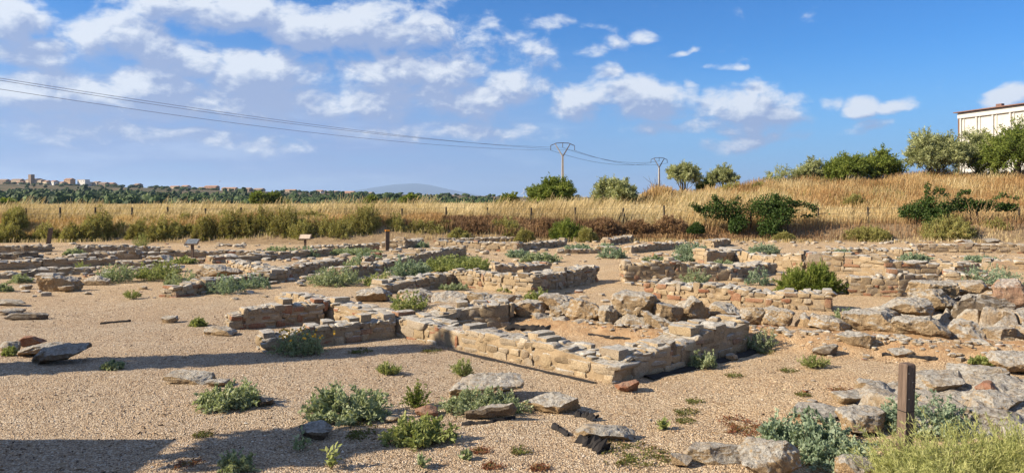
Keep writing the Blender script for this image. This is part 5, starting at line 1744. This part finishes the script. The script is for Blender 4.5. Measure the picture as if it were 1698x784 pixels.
vine([(1172, 350, 0, 12), (1195, 346, 0, 17), (1215, 345, .1, 18), (1225, 366, -.3, 15), (1212, 378, -.6, 8)], 'dark green vine nearest the silvery bushes, trailing arms to its left', 42.9, 2600, 11,
     ext=[[(1146, 339), (1160, 345), (1176, 347)], [(1166, 352), (1152, 344)], [(1218, 336), (1224, 326)], [(1190, 336), (1184, 325)]])
vine([(1250, 345, 0, 15), (1280, 340, 0, 20), (1305, 344, -.1, 18), (1278, 366, -.5, 24), (1268, 384, -.8, 15)], 'second dark green vine hanging down to the foot of the bank', 42.8, 4200, 12,
     ext=[[(1305, 338), (1330, 336), (1356, 344)], [(1318, 352), (1340, 358), (1372, 352)], [(1290, 330), (1284, 324)], [(1310, 336), (1340, 342), (1352, 350)]])
vine([(1500, 350, 0, 10), (1525, 348, -.3, 17), (1548, 338, -.2, 17), (1538, 366, -.9, 18), (1524, 390, -1.3, 12)], 'bushy dark vine with one tall upright shoot on the slope', 43.0, 3600, 13,
     ext=[[(1538, 335), (1536, 318), (1537, 304)], [(1545, 322), (1556, 312), (1570, 326)], [(1500, 352), (1494, 356)]])
vine([(1560, 348, 0, 9), (1590, 338, .1, 13), (1620, 340, 0, 9), (1650, 342, 0, 7), (1684, 344, 0, 6)], 'thin vine trailing along bare canes at the right slope', 43.0, 2200, 14,
     ext=[[(1585, 330), (1592, 318), (1608, 318)], [(1640, 335), (1660, 322), (1686, 330)], [(1650, 338), (1670, 345)]])

# canes below the thin vine
c = D(1625, 42.6); root = empty('dry_canes', tuple(c), 'fan of bare dry canes under the thin trailing vine', 'canes')
mb = MB(); rng = np.random.default_rng(33)
for i in range(34):
    p0 = c + np.array([rng.normal(0, .35), rng.normal(0, .15), 0]); a = rng.normal(0, .75)
    l_ = rng.uniform(1.0, 2.0); p2 = p0 + np.array([math.sin(a) * l_, rng.normal(0, .2), math.cos(a) * l_ * .8])
    mb.tube([p0, (p0 + p2) / 2 + rng.normal(0, .06, 3), p2], [.016, .012, .005], 4)
mb.build('stems', [plain('cane', (.40, .27, .14), .9, .3)], root, loc=tuple(c))

# ------------------------------------------------------------------ grass of the field and hill
def px_of(x, y): return CX + x / y * F
grass('dry_grass', 'tall pale dry grass covering the field behind the fence', 140000,
      lambda r, n: r.uniform(-46, 46, n), lambda r, n: 43.3 + 13 * r.random(n) ** 1.3,
      lambda x, y: .74 + .46 * fbm(np.stack([x * .45, y * .45, x * 0], 1), 4, 3), M_GRASS, (.22, .05), .020,
      thin=lambda x, y: (px_of(x, y) < 1200) * 1.0 + (px_of(x, y) >= 1200) * (.25 + .6 * vnoise(np.stack([x * .22, y * .3, x * 0], 1), 71)), seed=2)
grass('far_dry_grass', 'pale dry grass in the farther part of the field', 60000,
      lambda r, n: r.uniform(-95, 40, n), lambda r, n: 56 + 100 * r.random(n) ** 1.6,
      lambda x, y: .48 + 0 * x, M_GRASS, (.25, .05), .05, seed=3)
grass('tall_straw', 'taller straw stalks standing above the dry field along the fence', 26000,
      lambda r, n: r.uniform(-40, 16, n), lambda r, n: 43.6 + 7 * r.random(n),
      lambda x, y: 1.12 + .6 * fbm(np.stack([x * .5, y * .5, x * 0], 1), 44, 3), M_GRASS, (.3, .02), .024, seed=12)
grass('green_tufts', 'greenish grass tufts mixed into the dry slope', 9000,
      lambda r, n: r.uniform(4, 40, n), lambda r, n: 46 + 11 * r.random(n),
      lambda x, y: .8 + 0 * x, M_BROOM, (.1, .02), .03, thin=lambda x, y: sm(vnoise(np.stack([x * .35, y * .35, x * 0], 1), 91), .55, .75), seed=13)
grass('rusty_grass', 'rust coloured dry grass on the slope of the hill', 110000,
      lambda r, n: r.uniform(5, 46, n), lambda r, n: 42.8 + 15 * r.random(n),
      lambda x, y: .72 + .5 * fbm(np.stack([x * .55, y * .55, x * 0], 1), 14, 3), M_RUST, (.12, .02), .022,
      thin=lambda x, y: np.clip((px_of(x, y) - 1060) / 160, 0, 1) * (.3 + .7 * sm(y, 43, 47)), seed=4)
grass('rusty_grass_clump', 'orange brown dry grass mound between the silvery bush and the bare tree', 9000,
      lambda r, n: 10.6 + r.normal(0, .9, n), lambda r, n: 54 + r.normal(0, 1.0, n),
      lambda x, y: (.95 * np.exp(-((x - 10.6) / 1.5) ** 2) + .2) * (.6 + .8 * vnoise(np.stack([x * 1.5, y * 1.5, x * 0], 1), 73)), M_RUST, (.1, .0), .03, seed=5)
grass('dead_scrub', 'low brown dead scrub along the foot of the bank', 52000,
      lambda r, n: r.uniform(-6.5, 40, n), lambda r, n: 41.1 + 2.4 * r.random(n),
      lambda x, y: .42 + .15 * fbm(np.stack([x * .7, y * .7, x * 0], 1), 24, 2), M_SCRUB, (.05, -.05), .028,
      thin=lambda x, y: .75 * (1 - .85 * sm(x, 10.5, 14)), seed=6)
grass('bank_litter', 'straw coloured dry stalks at the foot of the bank', 20000,
      lambda r, n: r.uniform(-28, 40, n), lambda r, n: 39.8 + 2.2 * r.random(n),
      lambda x, y: .24 + 0 * x, M_GRASS, (.1, -.1), .022, thin=lambda x, y: vnoise(np.stack([x * .6, y * .9, x * 0], 1), 61) ** 1.5, seed=7)
grass('reddish_bank_grass', 'reddish dry grass between the broom mounds', 26000,
      lambda r, n: r.uniform(-30, -4, n), lambda r, n: 41.4 + 2.0 * r.random(n),
      lambda x, y: .55 + 0 * x, M_RUST, (.15, .0), .026, seed=8)
# ------------------------------------------------------------------ pylons and cables
def pylon(px, Y, ztop, label, yaw=0.0, X=None):
    c = np.array([(px - CX) / F * Y if X is None else X, Y, 0.0]); c[2] = gz1(c[0], c[1])
    root = empty('pylon', tuple(c), label, 'pylon', 'pylons of the power line')
    H0 = ztop
    ax = rotz(yaw)
    def L_(x, y, z): return c * [1, 1, 0] + np.array([x, y, 0]) @ ax + [0, 0, z]
    mb = MB()
    zt = H0 - 2.1
    q = []
    for (z, w, d) in ((c[2] - .3, .46, .34), (c[2] + 3, .42, .30), (zt, .26, .22)):
        q += [L_(-w / 2, -d / 2, z), L_(w / 2, -d / 2, z), L_(w / 2, d / 2, z), L_(-w / 2, d / 2, z)]
    f = [[4 * i + k, 4 * i + (k + 1) % 4, 4 * i + 4 + (k + 1) % 4, 4 * i + 4 + k] for i in (0, 1) for k in range(4)] + [[8, 9, 10, 11]]
    mb.add(q, f)
    mb.build('pole', [M_CONC], root, loc=tuple(c))
    for sgn in (-1, 1):
        mb = MB(); mb.tube([L_(0, 0, zt - .1), L_(sgn * 1.25, 0, H0 - .12)], [.12, .075], 6); mb.build('arm', [M_CONC if sgn < 0 else M_STEEL], root, loc=tuple(c))
    mb = MB()
    mb.tube([L_(-1.95, 0, H0 - .45), L_(-1.0, 0, H0 - .05), L_(0, 0, H0), L_(1.0, 0, H0 - .05), L_(1.95, 0, H0 - .45)], .065, 6)
    mb.build('crossbar', [M_STEEL], root, loc=tuple(c))
    ends = []
    for x, z in ((-1.95, H0 - .45), (0, H0), (1.95, H0 - .45)):
        mb = MB()
        zs = np.linspace(z, z - .75, 9)
        mb.tube([L_(x, 0, k) for k in zs], [.02, .07, .03, .08, .03, .08, .03, .08, .02], 6)
        mb.build('insulator', [M_STEEL], root, loc=tuple(c))
        ends.append(L_(x, 0, z - .75))
    return ends
z1 = zat(237, 120); z2 = zat(261.5, 165)
E1 = pylon(933, 120, z1, 'nearest concrete pylon with a V shaped head, behind the big round bush', .1)
E2 = pylon(1093, 165, z2, 'farther concrete pylon with a V shaped head, behind the olive trees', .25)
dX, dY = (-1.45 * 45, -1.45 * 66)
E0 = pylon(0, 120 + dY, 12.4, 'concrete pylon standing beyond the left photo edge', .75, 8.2 + dX)
def cable(a, b, sag, label, r=.03):
    t = np.linspace(0, 1, 41)[:, None]
    p = a * (1 - t) + b * t; p[:, 2] -= (4 * sag * t * (1 - t))[:, 0]
    mb = MB(); mb.tube(p, r, 5)
    tag(mb.build('power_cable', [M_STEEL], loc=tuple(a)), label, 'cable', 'cables of the power line')
LB = ['lowest power cable coming from the left edge to the nearest pylon', 'middle power cable coming from the left edge to the nearest pylon', 'highest power cable coming from the left edge to the nearest pylon']
for i, (pa, pb) in enumerate((((0, 148), (600, 229)), ((0, 133.5), (600, 219.5)), ((0, 130), (600, 217)))):
    a, b = E1[i], E0[i].copy()
    # height of the far end and sag from two points seen on the cable
    A, Bv = [], []
    for (px, py) in (pa, pb):
        k = (px - CX) / F
        t = (a[0] - k * a[1]) / (k * (b[1] - a[1]) - (b[0] - a[0]))
        y = a[1] + (b[1] - a[1]) * t
        A.append([t, -4 * t * (1 - t)]); Bv.append(zat(py, y) - a[2] * (1 - t))
    zb, sag = np.linalg.solve(np.array(A), np.array(Bv))
    dz = zb - b[2]
    b[2] = zb
    cable(a, b, sag, LB[i], .016)
    E0[i][2] = zb
LC = ['lowest power cable between the two pylons', 'middle power cable between the two pylons', 'outermost power cable between the two pylons']
for i in range(3):
    cable(E1[i], E2[i], 1.2, LC[i], .026)

# ------------------------------------------------------------------ warehouse on the hill
M_PANEL = plain('pale_wall_panel', (.59, .58, .55), .85, .12, 1.2)
M_TRIM = plain('pale_concrete_rib', (.60, .59, .56), .85, .1, 3)
M_ROOFR = plain('red_roof_edge', (.22, .13, .11), .8, .2, 2)
Yw = 110.0
cw = np.array([(1592 - CX) / F * Yw, Yw, 0.0]); cw[2] = gz1(cw[0], Yw) - .5
zt = zat(188, Yw)
dw = np.array([2.55, -10.6]); dw /= np.hypot(*dw)
nw = np.array([-dw[1], dw[0]])            # into the building
if nw[0] < 0: nw = -nw
axw = np.array([[dw[0], dw[1], 0], [nw[0], nw[1], 0], [0, 0, 1.0]])
root = empty('warehouse', tuple(cw), 'pale panelled industrial warehouse with a red roof edge behind the olive trees', 'building')
hh_ = zt - cw[2]; Lw = 44.0
mb = MB(); mb.box(cw + np.array([Lw / 2, 11, hh_ / 2]) @ axw * 1, (Lw, 22, hh_), axw); mb.build('wall', [M_PANEL], root, loc=tuple(cw))
mb = MB()
for s in np.arange(.25, Lw, 2.75):
    mb.box(cw + np.array([s, -.10, hh_ / 2 - .3]) @ axw, (.26, .24, hh_ - .6), axw)
    mb.box(cw + np.array([s + .55, -.06, hh_ / 2 - .3]) @ axw, (.12, .14, hh_ - .6), axw)
mb.build('ribs', [M_TRIM], root, loc=tuple(cw))
mb = MB(); mb.box(cw + np.array([Lw / 2, -.16, hh_ - .45]) @ axw, (Lw + .3, .34, .70), axw); mb.build('cornice', [M_TRIM], root, loc=tuple(cw))
mb = MB(); mb.box(cw + np.array([Lw / 2, 10.8, hh_ + .08]) @ axw, (Lw + .9, 23.2, .13), axw)
mb.box(cw + np.array([6.5, .3, hh_ + .4]) @ axw, (.9, .5, .4), axw)
mb.build('roof', [M_ROOFR], root, loc=tuple(cw))
mb = MB(); mb.tube([cw + np.array([-.12, -.1, 0]) @ axw, cw + np.array([-.12, -.1, hh_]) @ axw], .11, 6); mb.build('drainpipe', [plain('rust_pipe', (.22, .12, .07), .8)], root, loc=tuple(cw))

# ------------------------------------------------------------------ far wood, village and mountain
def far_wood():
    rng = np.random.default_rng(77)
    V, Fc, R, o_ = [], [], [], 0
    CV, CF = cubegrid(5)
    CS = CV / np.linalg.norm(CV, axis=1)[:, None]
    def crown(x, y, z, rx, rz, add):
        nonlocal o_
        sd = rng.uniform(0, 500)
        q = CS * (1 + .55 * fbm(CS * 1.6 + sd, 7, 2) + .30 * fbm(CS * 4.2 + sd, 8, 2))[:, None] * np.array([rx, rx, rz])
        V.append(q + np.array([x, y, z])); Fc.append(CF + o_); o_ += len(CS)
        tone = rng.random() ** 1.3 * .62 + add
        R.append(np.clip(tone + .35 * (vnoise(CS * 3 + sd, 9) - .3), 0, 1))
        m = 26
        d = rng.normal(0, 1, (m, 3)); d /= np.linalg.norm(d, axis=1)[:, None]
        v, f = leaves(np.array([x, y, z]) + d * np.array([rx, rx, rz]) * .92, d + rng.normal(0, .5, (m, 3)), rng.uniform(.5, 1.1, m), rng.uniform(.4, .8, m), rng)
        V.append(v); Fc.append(f + o_); o_ += len(v)
        R.append(np.full(len(v), min(1, tone + .1)))
    n_t = 1500
    for i in range(n_t):
        y = rng.uniform(300, 640) if rng.random() < .85 else rng.uniform(640, 1050)
        px = rng.uniform(-120, 840)
        x = (px - CX) / F * y
        g = gz1(x, y)
        # tree tops reach the rows seen in the photo
        row = np.interp(px, [-120, 0, 100, 230, 330, 450, 620, 720, 800, 840], [315, 316, 316, 319, 321.5, 322.5, 323, 326, 329, 332])
        if y > 640:
            htop = g + rng.uniform(2.5, 5)
        else:
            ztop = zat(row + (640 - y) / 310 * 9 + rng.normal(0, 2.4), y)
            htop = max(g + 2.5, ztop)
        hgt = min(16, htop - g)
        zb = htop - hgt
        r = rng.uniform(2.2, 4.6) * (hgt / 10) ** .4
        if rng.random() < .15: r *= .6
        crown(x, y, zb + hgt * .55, r, hgt * .48, (.25 if y < 360 and rng.random() < .6 else 0))
    for i in range(110):
        y = rng.uniform(1120, 1172); px = rng.uniform(-60, 830); x = (px - CX) / F * y; g = gz1(x, y)
        h_ = rng.uniform(1.5, 4); crown(x, y, g + h_ * .5, rng.uniform(2, 5), h_ * .55, 0)
    o = mesh('far_wood', np.concatenate(V), np.concatenate(Fc), M_WOODF, None, np.concatenate(R))
    tag(o, 'belt of dark green riverside wood in front of the village plateau', 'wood', None, 'stuff')
far_wood()

def far_tree(px, py0, py1, wpx, Y, label, mat, narrow=False):
    s = Y / F
    c = D(px, Y); zt_ = zat(py0, Y); h = zt_ - c[2]; r = wpx * s / 2
    rng = np.random.default_rng(int(px * 3))
    root = empty('field_tree', tuple(c), label, 'tree', 'bright green trees before the wood')
    mb = MB(); mb.tube([c - [0, 0, .3], c + [0, 0, h * .6]], [.25, .12], 6); mb.build('trunk', [M_BARK], root, loc=tuple(c))
    m = 900
    d = rng.normal(0, 1, (m, 3)); d /= np.linalg.norm(d, axis=1)[:, None]; d *= (rng.random(m) ** .35)[:, None]
    d *= (.75 + .5 * vnoise(d * 2.2 + px, 3))[:, None]
    p = c + np.stack([d[:, 0] * r, d[:, 1] * r, h * .52 + d[:, 2] * h * .46], 1)
    v, f = leaves(p, d + rng.normal(0, .6, (m, 3)), rng.uniform(.4, .9, m), rng.uniform(.3, .6, m), rng)
    mesh('crown', v, f, mat, root, np.repeat(np.clip(rng.random(m) * .6 + .4 * vnoise(p * .5, 3), 0, 1), 4), loc=tuple(c))
far_tree(428, 319, 340, 26, 170, 'bright green round tree before the dark wood, the left one of a near pair', M_GREEN)
far_tree(452, 320, 340, 24, 172, 'bright green round tree right beside its twin before the wood', M_GREEN)
far_tree(680, 323, 342, 28, 170, 'bright green tree at the thin end of the wood', M_GREEN)
far_tree(616, 326, 342, 20, 170, 'low bright green tree peeping over the field grass', M_GREEN)
far_tree(8, 333, 348, 30, 110, 'bright green bush at the left edge of the field', M_GREEN)

# village
def pm(n_, c): return plain(n_, c, .9, .12, .6)
VM = {'white': pm('white_render', (.72, .70, .66)), 'tan': pm('tan_render', (.52, .43, .33)), 'brown': pm('brown_brick', (.30, .225, .17)), 'cream': pm('cream_render', (.60, .50, .37)),
      'orange': pm('orange_render', (.46, .32, .21)), 'grey': pm('grey_render', (.33, .30, .28)), 'red': pm('red_render', (.40, .25, .19))}
M_TILE = pm('clay_tile', (.36, .22, .15)); M_TILE2 = pm('dull_tile', (.30, .225, .175)); M_WIN = plain('dark_window', (.05, .05, .06), .3)
def house(x0, x1, yt, yb, col, label, Y=1180., flat=False, tile=None, deep=9.0, wins=True):
    s = Y / F
    c = np.array([((x0 + x1) / 2 - CX) * s, Y, zat(yb, Y) - 3.0])
    w = (x1 - x0) * s; top = zat(yt, Y)
    turn = -.35 - .3 * ((x0 * 13) % 7) / 7
    rh = 0.0 if flat else min(2.4, w * .16)
    h = top - rh - c[2]
    root = empty('village_house', tuple(c), label, 'house', 'houses of the far village'); root.rotation_euler = (0, 0, turn)
    mb = MB(); mb.box(c + [0, deep / 2, h / 2], (w, deep, h)); mb.build('wall', [VM[col]], root, loc=tuple(c))
    mb = MB()
    e = .5
    if flat:
        mb.box(c + [0, deep / 2, h + .15], (w + .5, deep + .5, .3))
    else:
        a = c + [0, 0, h]
        q = [a + [-w / 2 - e, -e, 0.02], a + [w / 2 + e, -e, 0.02], a + [w / 2 + e, deep / 2, rh], a + [-w / 2 - e, deep / 2, rh], a + [w / 2 + e, deep + e, 0.02], a + [-w / 2 - e, deep + e, 0.02]]
        mb.add(q, [[0, 1, 2, 3], [3, 2, 4, 5], [0, 5, 4, 1]]); mb.add(q, [[0, 3, 5], [1, 4, 2]])
    mb.build('roof', [tile or M_TILE], root, loc=tuple(c))
    if wins and w > 6:
        n = max(1, int(w / 4.5))
        for i in range(n):
            mb = MB(); mb.box(c + [(-.5 + (i + .5) / n) * w, -.05, max(3.6, h - 2.4)], (1.1, .12, 1.3)); mb.build('window', [M_WIN], root, loc=tuple(c))
    return root
HS = [
 (-14, 13, 297, 307, 'brown', 'dull brown house cut by the left photo edge', 0), (13, 37, 296.5, 306, 'tan', 'wide tan house left of the church tower', 0),
 (21, 37, 301, 308, 'white', 'low white shed in front of the wide tan house', 0), (60, 70, 297.5, 306, 'tan', 'narrow tan house right of the church tower', 0),
 (66, 80, 299, 307, 'cream', 'cream house next to the narrow tan one', 0), (79, 92, 299, 306, 'white', 'white house ending the row right of the church', 0),
 (92, 106, 301, 308, 'cream', 'cream house with a shaded front', 0), (103, 119, 295.5, 306, 'orange', 'orange house standing higher than its neighbours', 0),
 (126, 143, 298, 307, 'white', 'largest white house of the village', 1), (141, 151, 302, 309.5, 'white', 'small white house below the largest white one', 1),
 (150, 163, 300.5, 310, 'tan', 'tan house right of the white pair', 0), (161, 176, 302, 312, 'brown', 'long brown house with a wide roof, left half of the block', 0),
 (174, 188, 302.5, 313, 'orange', 'orange brown house at the end of the brown block', 0), (182, 192, 306, 311, 'white', 'little white house at the foot of the brown block', 0),
 (218, 231, 304, 311, 'brown', 'lone brown house right of the wood gap', 0), (277, 296, 308, 313, 'cream', 'low cream house before the row with a white wall', 0),
 (296, 312, 307, 312.5, 'white', 'long white house in the right half of the village', 0), (325, 338, 310, 314, 'cream', 'tiny cream house left of the red roofed one', 0),
 (336, 360, 307.5, 313.5, 'red', 'red roofed long house in the right half of the village', 0), (364, 392, 310.5, 315, 'cream', 'long low cream house right of the red roofed one', 0),
 (397, 415, 311, 316, 'brown', 'dull brown house by dark trees', 0), (416, 436, 312, 317.5, 'tan', 'pale tan house right of the dull brown one', 0),
 (468, 490, 314, 319, 'cream', 'cream house between two tree groups', 0), (519, 534, 315, 321, 'white', 'white house with a gable beyond the thin wood', 0),
 (533, 562, 316.5, 321, 'orange', 'long orange farm row beyond the thin wood', 0), (562, 588, 316.8, 321.5, 'red', 'red brown farm row right of the orange one', 0),
 (598, 618, 318.5, 323, 'tan', 'tan barn at the end of the farm rows', 0), (743, 763, 323, 327.5, 'tan', 'farthest pale barn on the thin horizon', 0), (785, 806, 325, 328.5, 'orange', 'low orange barn at the end of the horizon', 0),
]
for (x0, x1, yt, yb, col, lab, fl) in HS:
    house(x0, x1, yt, yb, col, lab, 1180 + (hash(lab) % 1 if False else 0) + (x0 * 7 % 23), bool(fl), M_TILE2 if col in ('brown', 'tan') else M_TILE)
# church
Yc = 1195.; s = Yc / F
c = np.array([(50 - CX) * s, Yc, zat(306, Yc) - 3])
root = empty('church', tuple(c), 'brown stone church with a square tower above the village roofs', 'church'); root.rotation_euler = (0, 0, -.4)
w = 26 * s; h = zat(298, Yc) - c[2]
mb = MB(); mb.box(c + [0, 8, h / 2], (w, 14, h)); mb.build('nave', [VM['tan']], root, loc=tuple(c))
a = c + [0, 0, h]; mb = MB()
q = [a + [-w / 2 - .5, .5, .02], a + [w / 2 + .5, .5, .02], a + [w / 2 + .5, 8, 2.2], a + [-w / 2 - .5, 8, 2.2], a + [w / 2 + .5, 15.5, .02], a + [-w / 2 - .5, 15.5, .02]]
mb.add(q, [[0, 1, 2, 3], [3, 2, 4, 5], [0, 5, 4, 1]]); mb.add(q, [[0, 3, 5], [1, 4, 2]]); mb.build('roof', [M_TILE2], root, loc=tuple(c))
tw = 6.5 * s; th = zat(289.5, Yc) - c[2]; tx = 5 * s
mb = MB(); mb.box(c + [tx, -1.2, th / 2], (tw, tw, th)); tower = mb.build('tower', [VM['brown']], root, loc=tuple(c))
mb = MB()
for k in (-.22, .22): mb.box(c + [tx + k * tw, -1.2 - tw / 2 - .03, th - 2.2], (1.0, .1, 1.8))
mb.build('belfry_opening', [M_WIN], tower, loc=tuple(c))
mb = MB()
q = [c + [tx + i * tw * .56, -1.2 + j * tw * .56, th + .01] for i, j in ((-1, -1), (1, -1), (1, 1), (-1, 1))] + [c + [tx, -1.2, th + 1.1]]
mb.add(q, [[0, 1, 4], [1, 2, 4], [2, 3, 4], [3, 0, 4]]); mb.add(q[:4], [[3, 2, 1, 0]]); mb.build('tower_roof', [M_TILE2], tower, loc=tuple(c))

# distant wind turbine
Yt = 2600.; s = Yt / F
c = np.array([(869 - CX) * s, Yt, zat(331, Yt)])
root = empty('wind_turbine', tuple(c), 'tiny white wind turbine far off on the horizon', 'wind turbine')
M_WT = plain('white_turbine', (.8, .8, .8), .5, .05)
hub = c + [0, -2, (331 - 318) * s]
mb = MB(); mb.tube([c - [0, 0, 20], hub + [0, 2, 0]], [2.2, 1.3], 8); mb.build('tower', [M_WT], root, loc=tuple(c))
mb = MB(); mb.box(hub + [0, 1.5, .3], (2.4, 6, 2.6)); mb.build('nacelle', [M_WT], root, loc=tuple(c))
for k in range(3):
    a = math.radians(100 + 120 * k)
    mb = MB(); mb.tube([hub, hub + np.array([math.cos(a), 0, math.sin(a)]) * 6, hub + np.array([math.cos(a), 0, math.sin(a)]) * 17], [.6, 1.1, .25], 6); mb.build('blade', [M_WT], root, loc=tuple(c))

# faint mountain and low hills on the horizon
def mountain(name, Y, prof, deep, col, seed):
    xs_ = np.linspace(prof[0][0], prof[-1][0], 140)
    ys_ = np.interp(xs_, [p[0] for p in prof], [p[1] for p in prof])
    X = (xs_ - CX) / F * Y
    Z = CAMZ + (HY - ys_) / F * Y + 30
    rows = []
    K_ = 10
    for k in range(-K_, K_ + 1):
        t = k / K_
        fac = 1 - abs(t) ** 1.3
        nz_ = fbm(np.stack([X * .0012, np.full_like(X, t * 3), X * 0 + seed], 1), seed, 4)
        rows.append(np.stack([X, np.full_like(X, Y + t * deep), -30 + (Z) * fac * (1 + .10 * nz_ * (1 - fac))], 1))
    V = np.concatenate(rows); n_ = len(X)
    f = [[r * n_ + i, r * n_ + i + 1, (r + 1) * n_ + i + 1, (r + 1) * n_ + i] for r in range(2 * K_) for i in range(n_ - 1)]
    tag(mesh(name, V, np.array(f), plain(name + '_scrub', col, .95, .3, .004), None, None, True), None, None, None, 'structure')
mountain('mountain', 26000., [(520, 330), (575, 318), (620, 311), (655, 305.5), (690, 304), (715, 307), (745, 314), (775, 320), (830, 330)], 4000, (.03, .04, .05), 3)
mountain('far_hills', 2400., [(-900, 296), (-300, 302), (0, 306), (300, 316), (560, 322), (740, 325.5), (850, 327.5), (1100, 326), (1900, 322), (2600, 318)], 500, (.12, .10, .06), 5)

# ------------------------------------------------------------------ beyond the left edge: what throws the long shadows
sd = np.array([-SUN_DIR.x, -SUN_DIR.y])        # the way shadows run
def solid_tree(x, y, label, name, H0, r, z0, col, n=7000, tr=.09):
    c = np.array([x, y, gz1(x, y)]); rng = np.random.default_rng(int(abs(x * 100)))
    root = empty(name, tuple(c), label, 'tree')
    mb = MB(); mb.tube([c - [0, 0, .1], c + [0, 0, z0 + .3], c + [0, 0, H0 * .8]], [tr, tr * .9, tr * .3], 8); mb.build('trunk', [M_BARK], root, True, tuple(c))
    d = rng.normal(0, 1, (n, 3)); d /= np.linalg.norm(d, axis=1)[:, None]; d *= (rng.random(n) ** .4)[:, None]
    hh = (H0 - z0) / 2
    d = np.sign(d) * np.abs(d) ** np.array([1, 1, .7]) if name == 'cypress' else d * (.8 + .4 * vnoise(d * 2 + 4, 4))[:, None]
    p = c + np.stack([d[:, 0] * r, d[:, 1] * r, z0 + hh + d[:, 2] * hh], 1)
    v, f = leaves(p, d + rng.normal(0, .7, (n, 3)), rng.uniform(.10, .2, n), rng.uniform(.07, .13, n), rng)
    mesh('crown', v, f, col, root, np.repeat(rng.random(n), 4), loc=tuple(c))
te = math.tan(SUN_EL)
# columnar cypress: shadow lies along the strip seen from (0,618) to the long wall
a = P(0, 618); b = P(728, 575)
Lc = 9.6
base = np.array([b[0], b[1]]) - sd * Lc
solid_tree(base[0], base[1], 'narrow cypress beyond the left photo edge whose shadow lies across the gravel', 'cypress', Lc * te + .25, .42, .0, M_GREEN, 11000, .1)
b = P(480, 737); base = np.array([b[0], b[1]]) - sd * 4.9
solid_tree(base[0], base[1] - .05, 'young tree beyond the left photo edge with a small crown', 'young_tree', 4.9 * te + .55, .55, 4.9 * te - .50, M_GREEN, 1500, .075)
# stone hut
c = np.array([-9.3, 4.6, 0.0]); root = empty('stone_hut', tuple(c), 'small plain stone hut beyond the left photo edge', 'hut')
M_HUT = pm('hut_render', (.42, .36, .28))
mb = MB(); mb.box(c + [0, 0, 1.1], (4.2, 3.5, 2.2), rotz(.0)); mb.build('wall', [M_HUT], root, loc=tuple(c))
mb = MB(); mb.box(c + [0, 0, 2.26], (4.5, 3.8, .12)); mb.build('roof', [M_TILE], root, loc=tuple(c))
mb = MB(); mb.box(c + [2.13, -.4, .95], (.06, .9, 1.9)); mb.build('door', [M_POST], root, loc=tuple(c))

# ------------------------------------------------------------------ air
HAZE = True
if HAZE:
    hb = MB(); hb.box((0, 15000, 280), (40000, 34000, 620)); 
    hm = bpy.data.materials.new('haze'); hm.use_nodes = True; ht = hm.node_tree; ht.nodes.clear()
    pv = ht.nodes.new('ShaderNodeVolumePrincipled'); pv.inputs['Color'].default_value = (.50, .70, 1.0, 1); pv.inputs['Density'].default_value = .000055; pv.inputs['Anisotropy'].default_value = .2
    ho = ht.nodes.new('ShaderNodeOutputMaterial'); ht.links.new(pv.outputs[0], ho.inputs['Volume'])
    hz_ = hb.build('haze', [hm]); tag(hz_, 'thin pale haze in the air', 'haze', None, 'stuff')
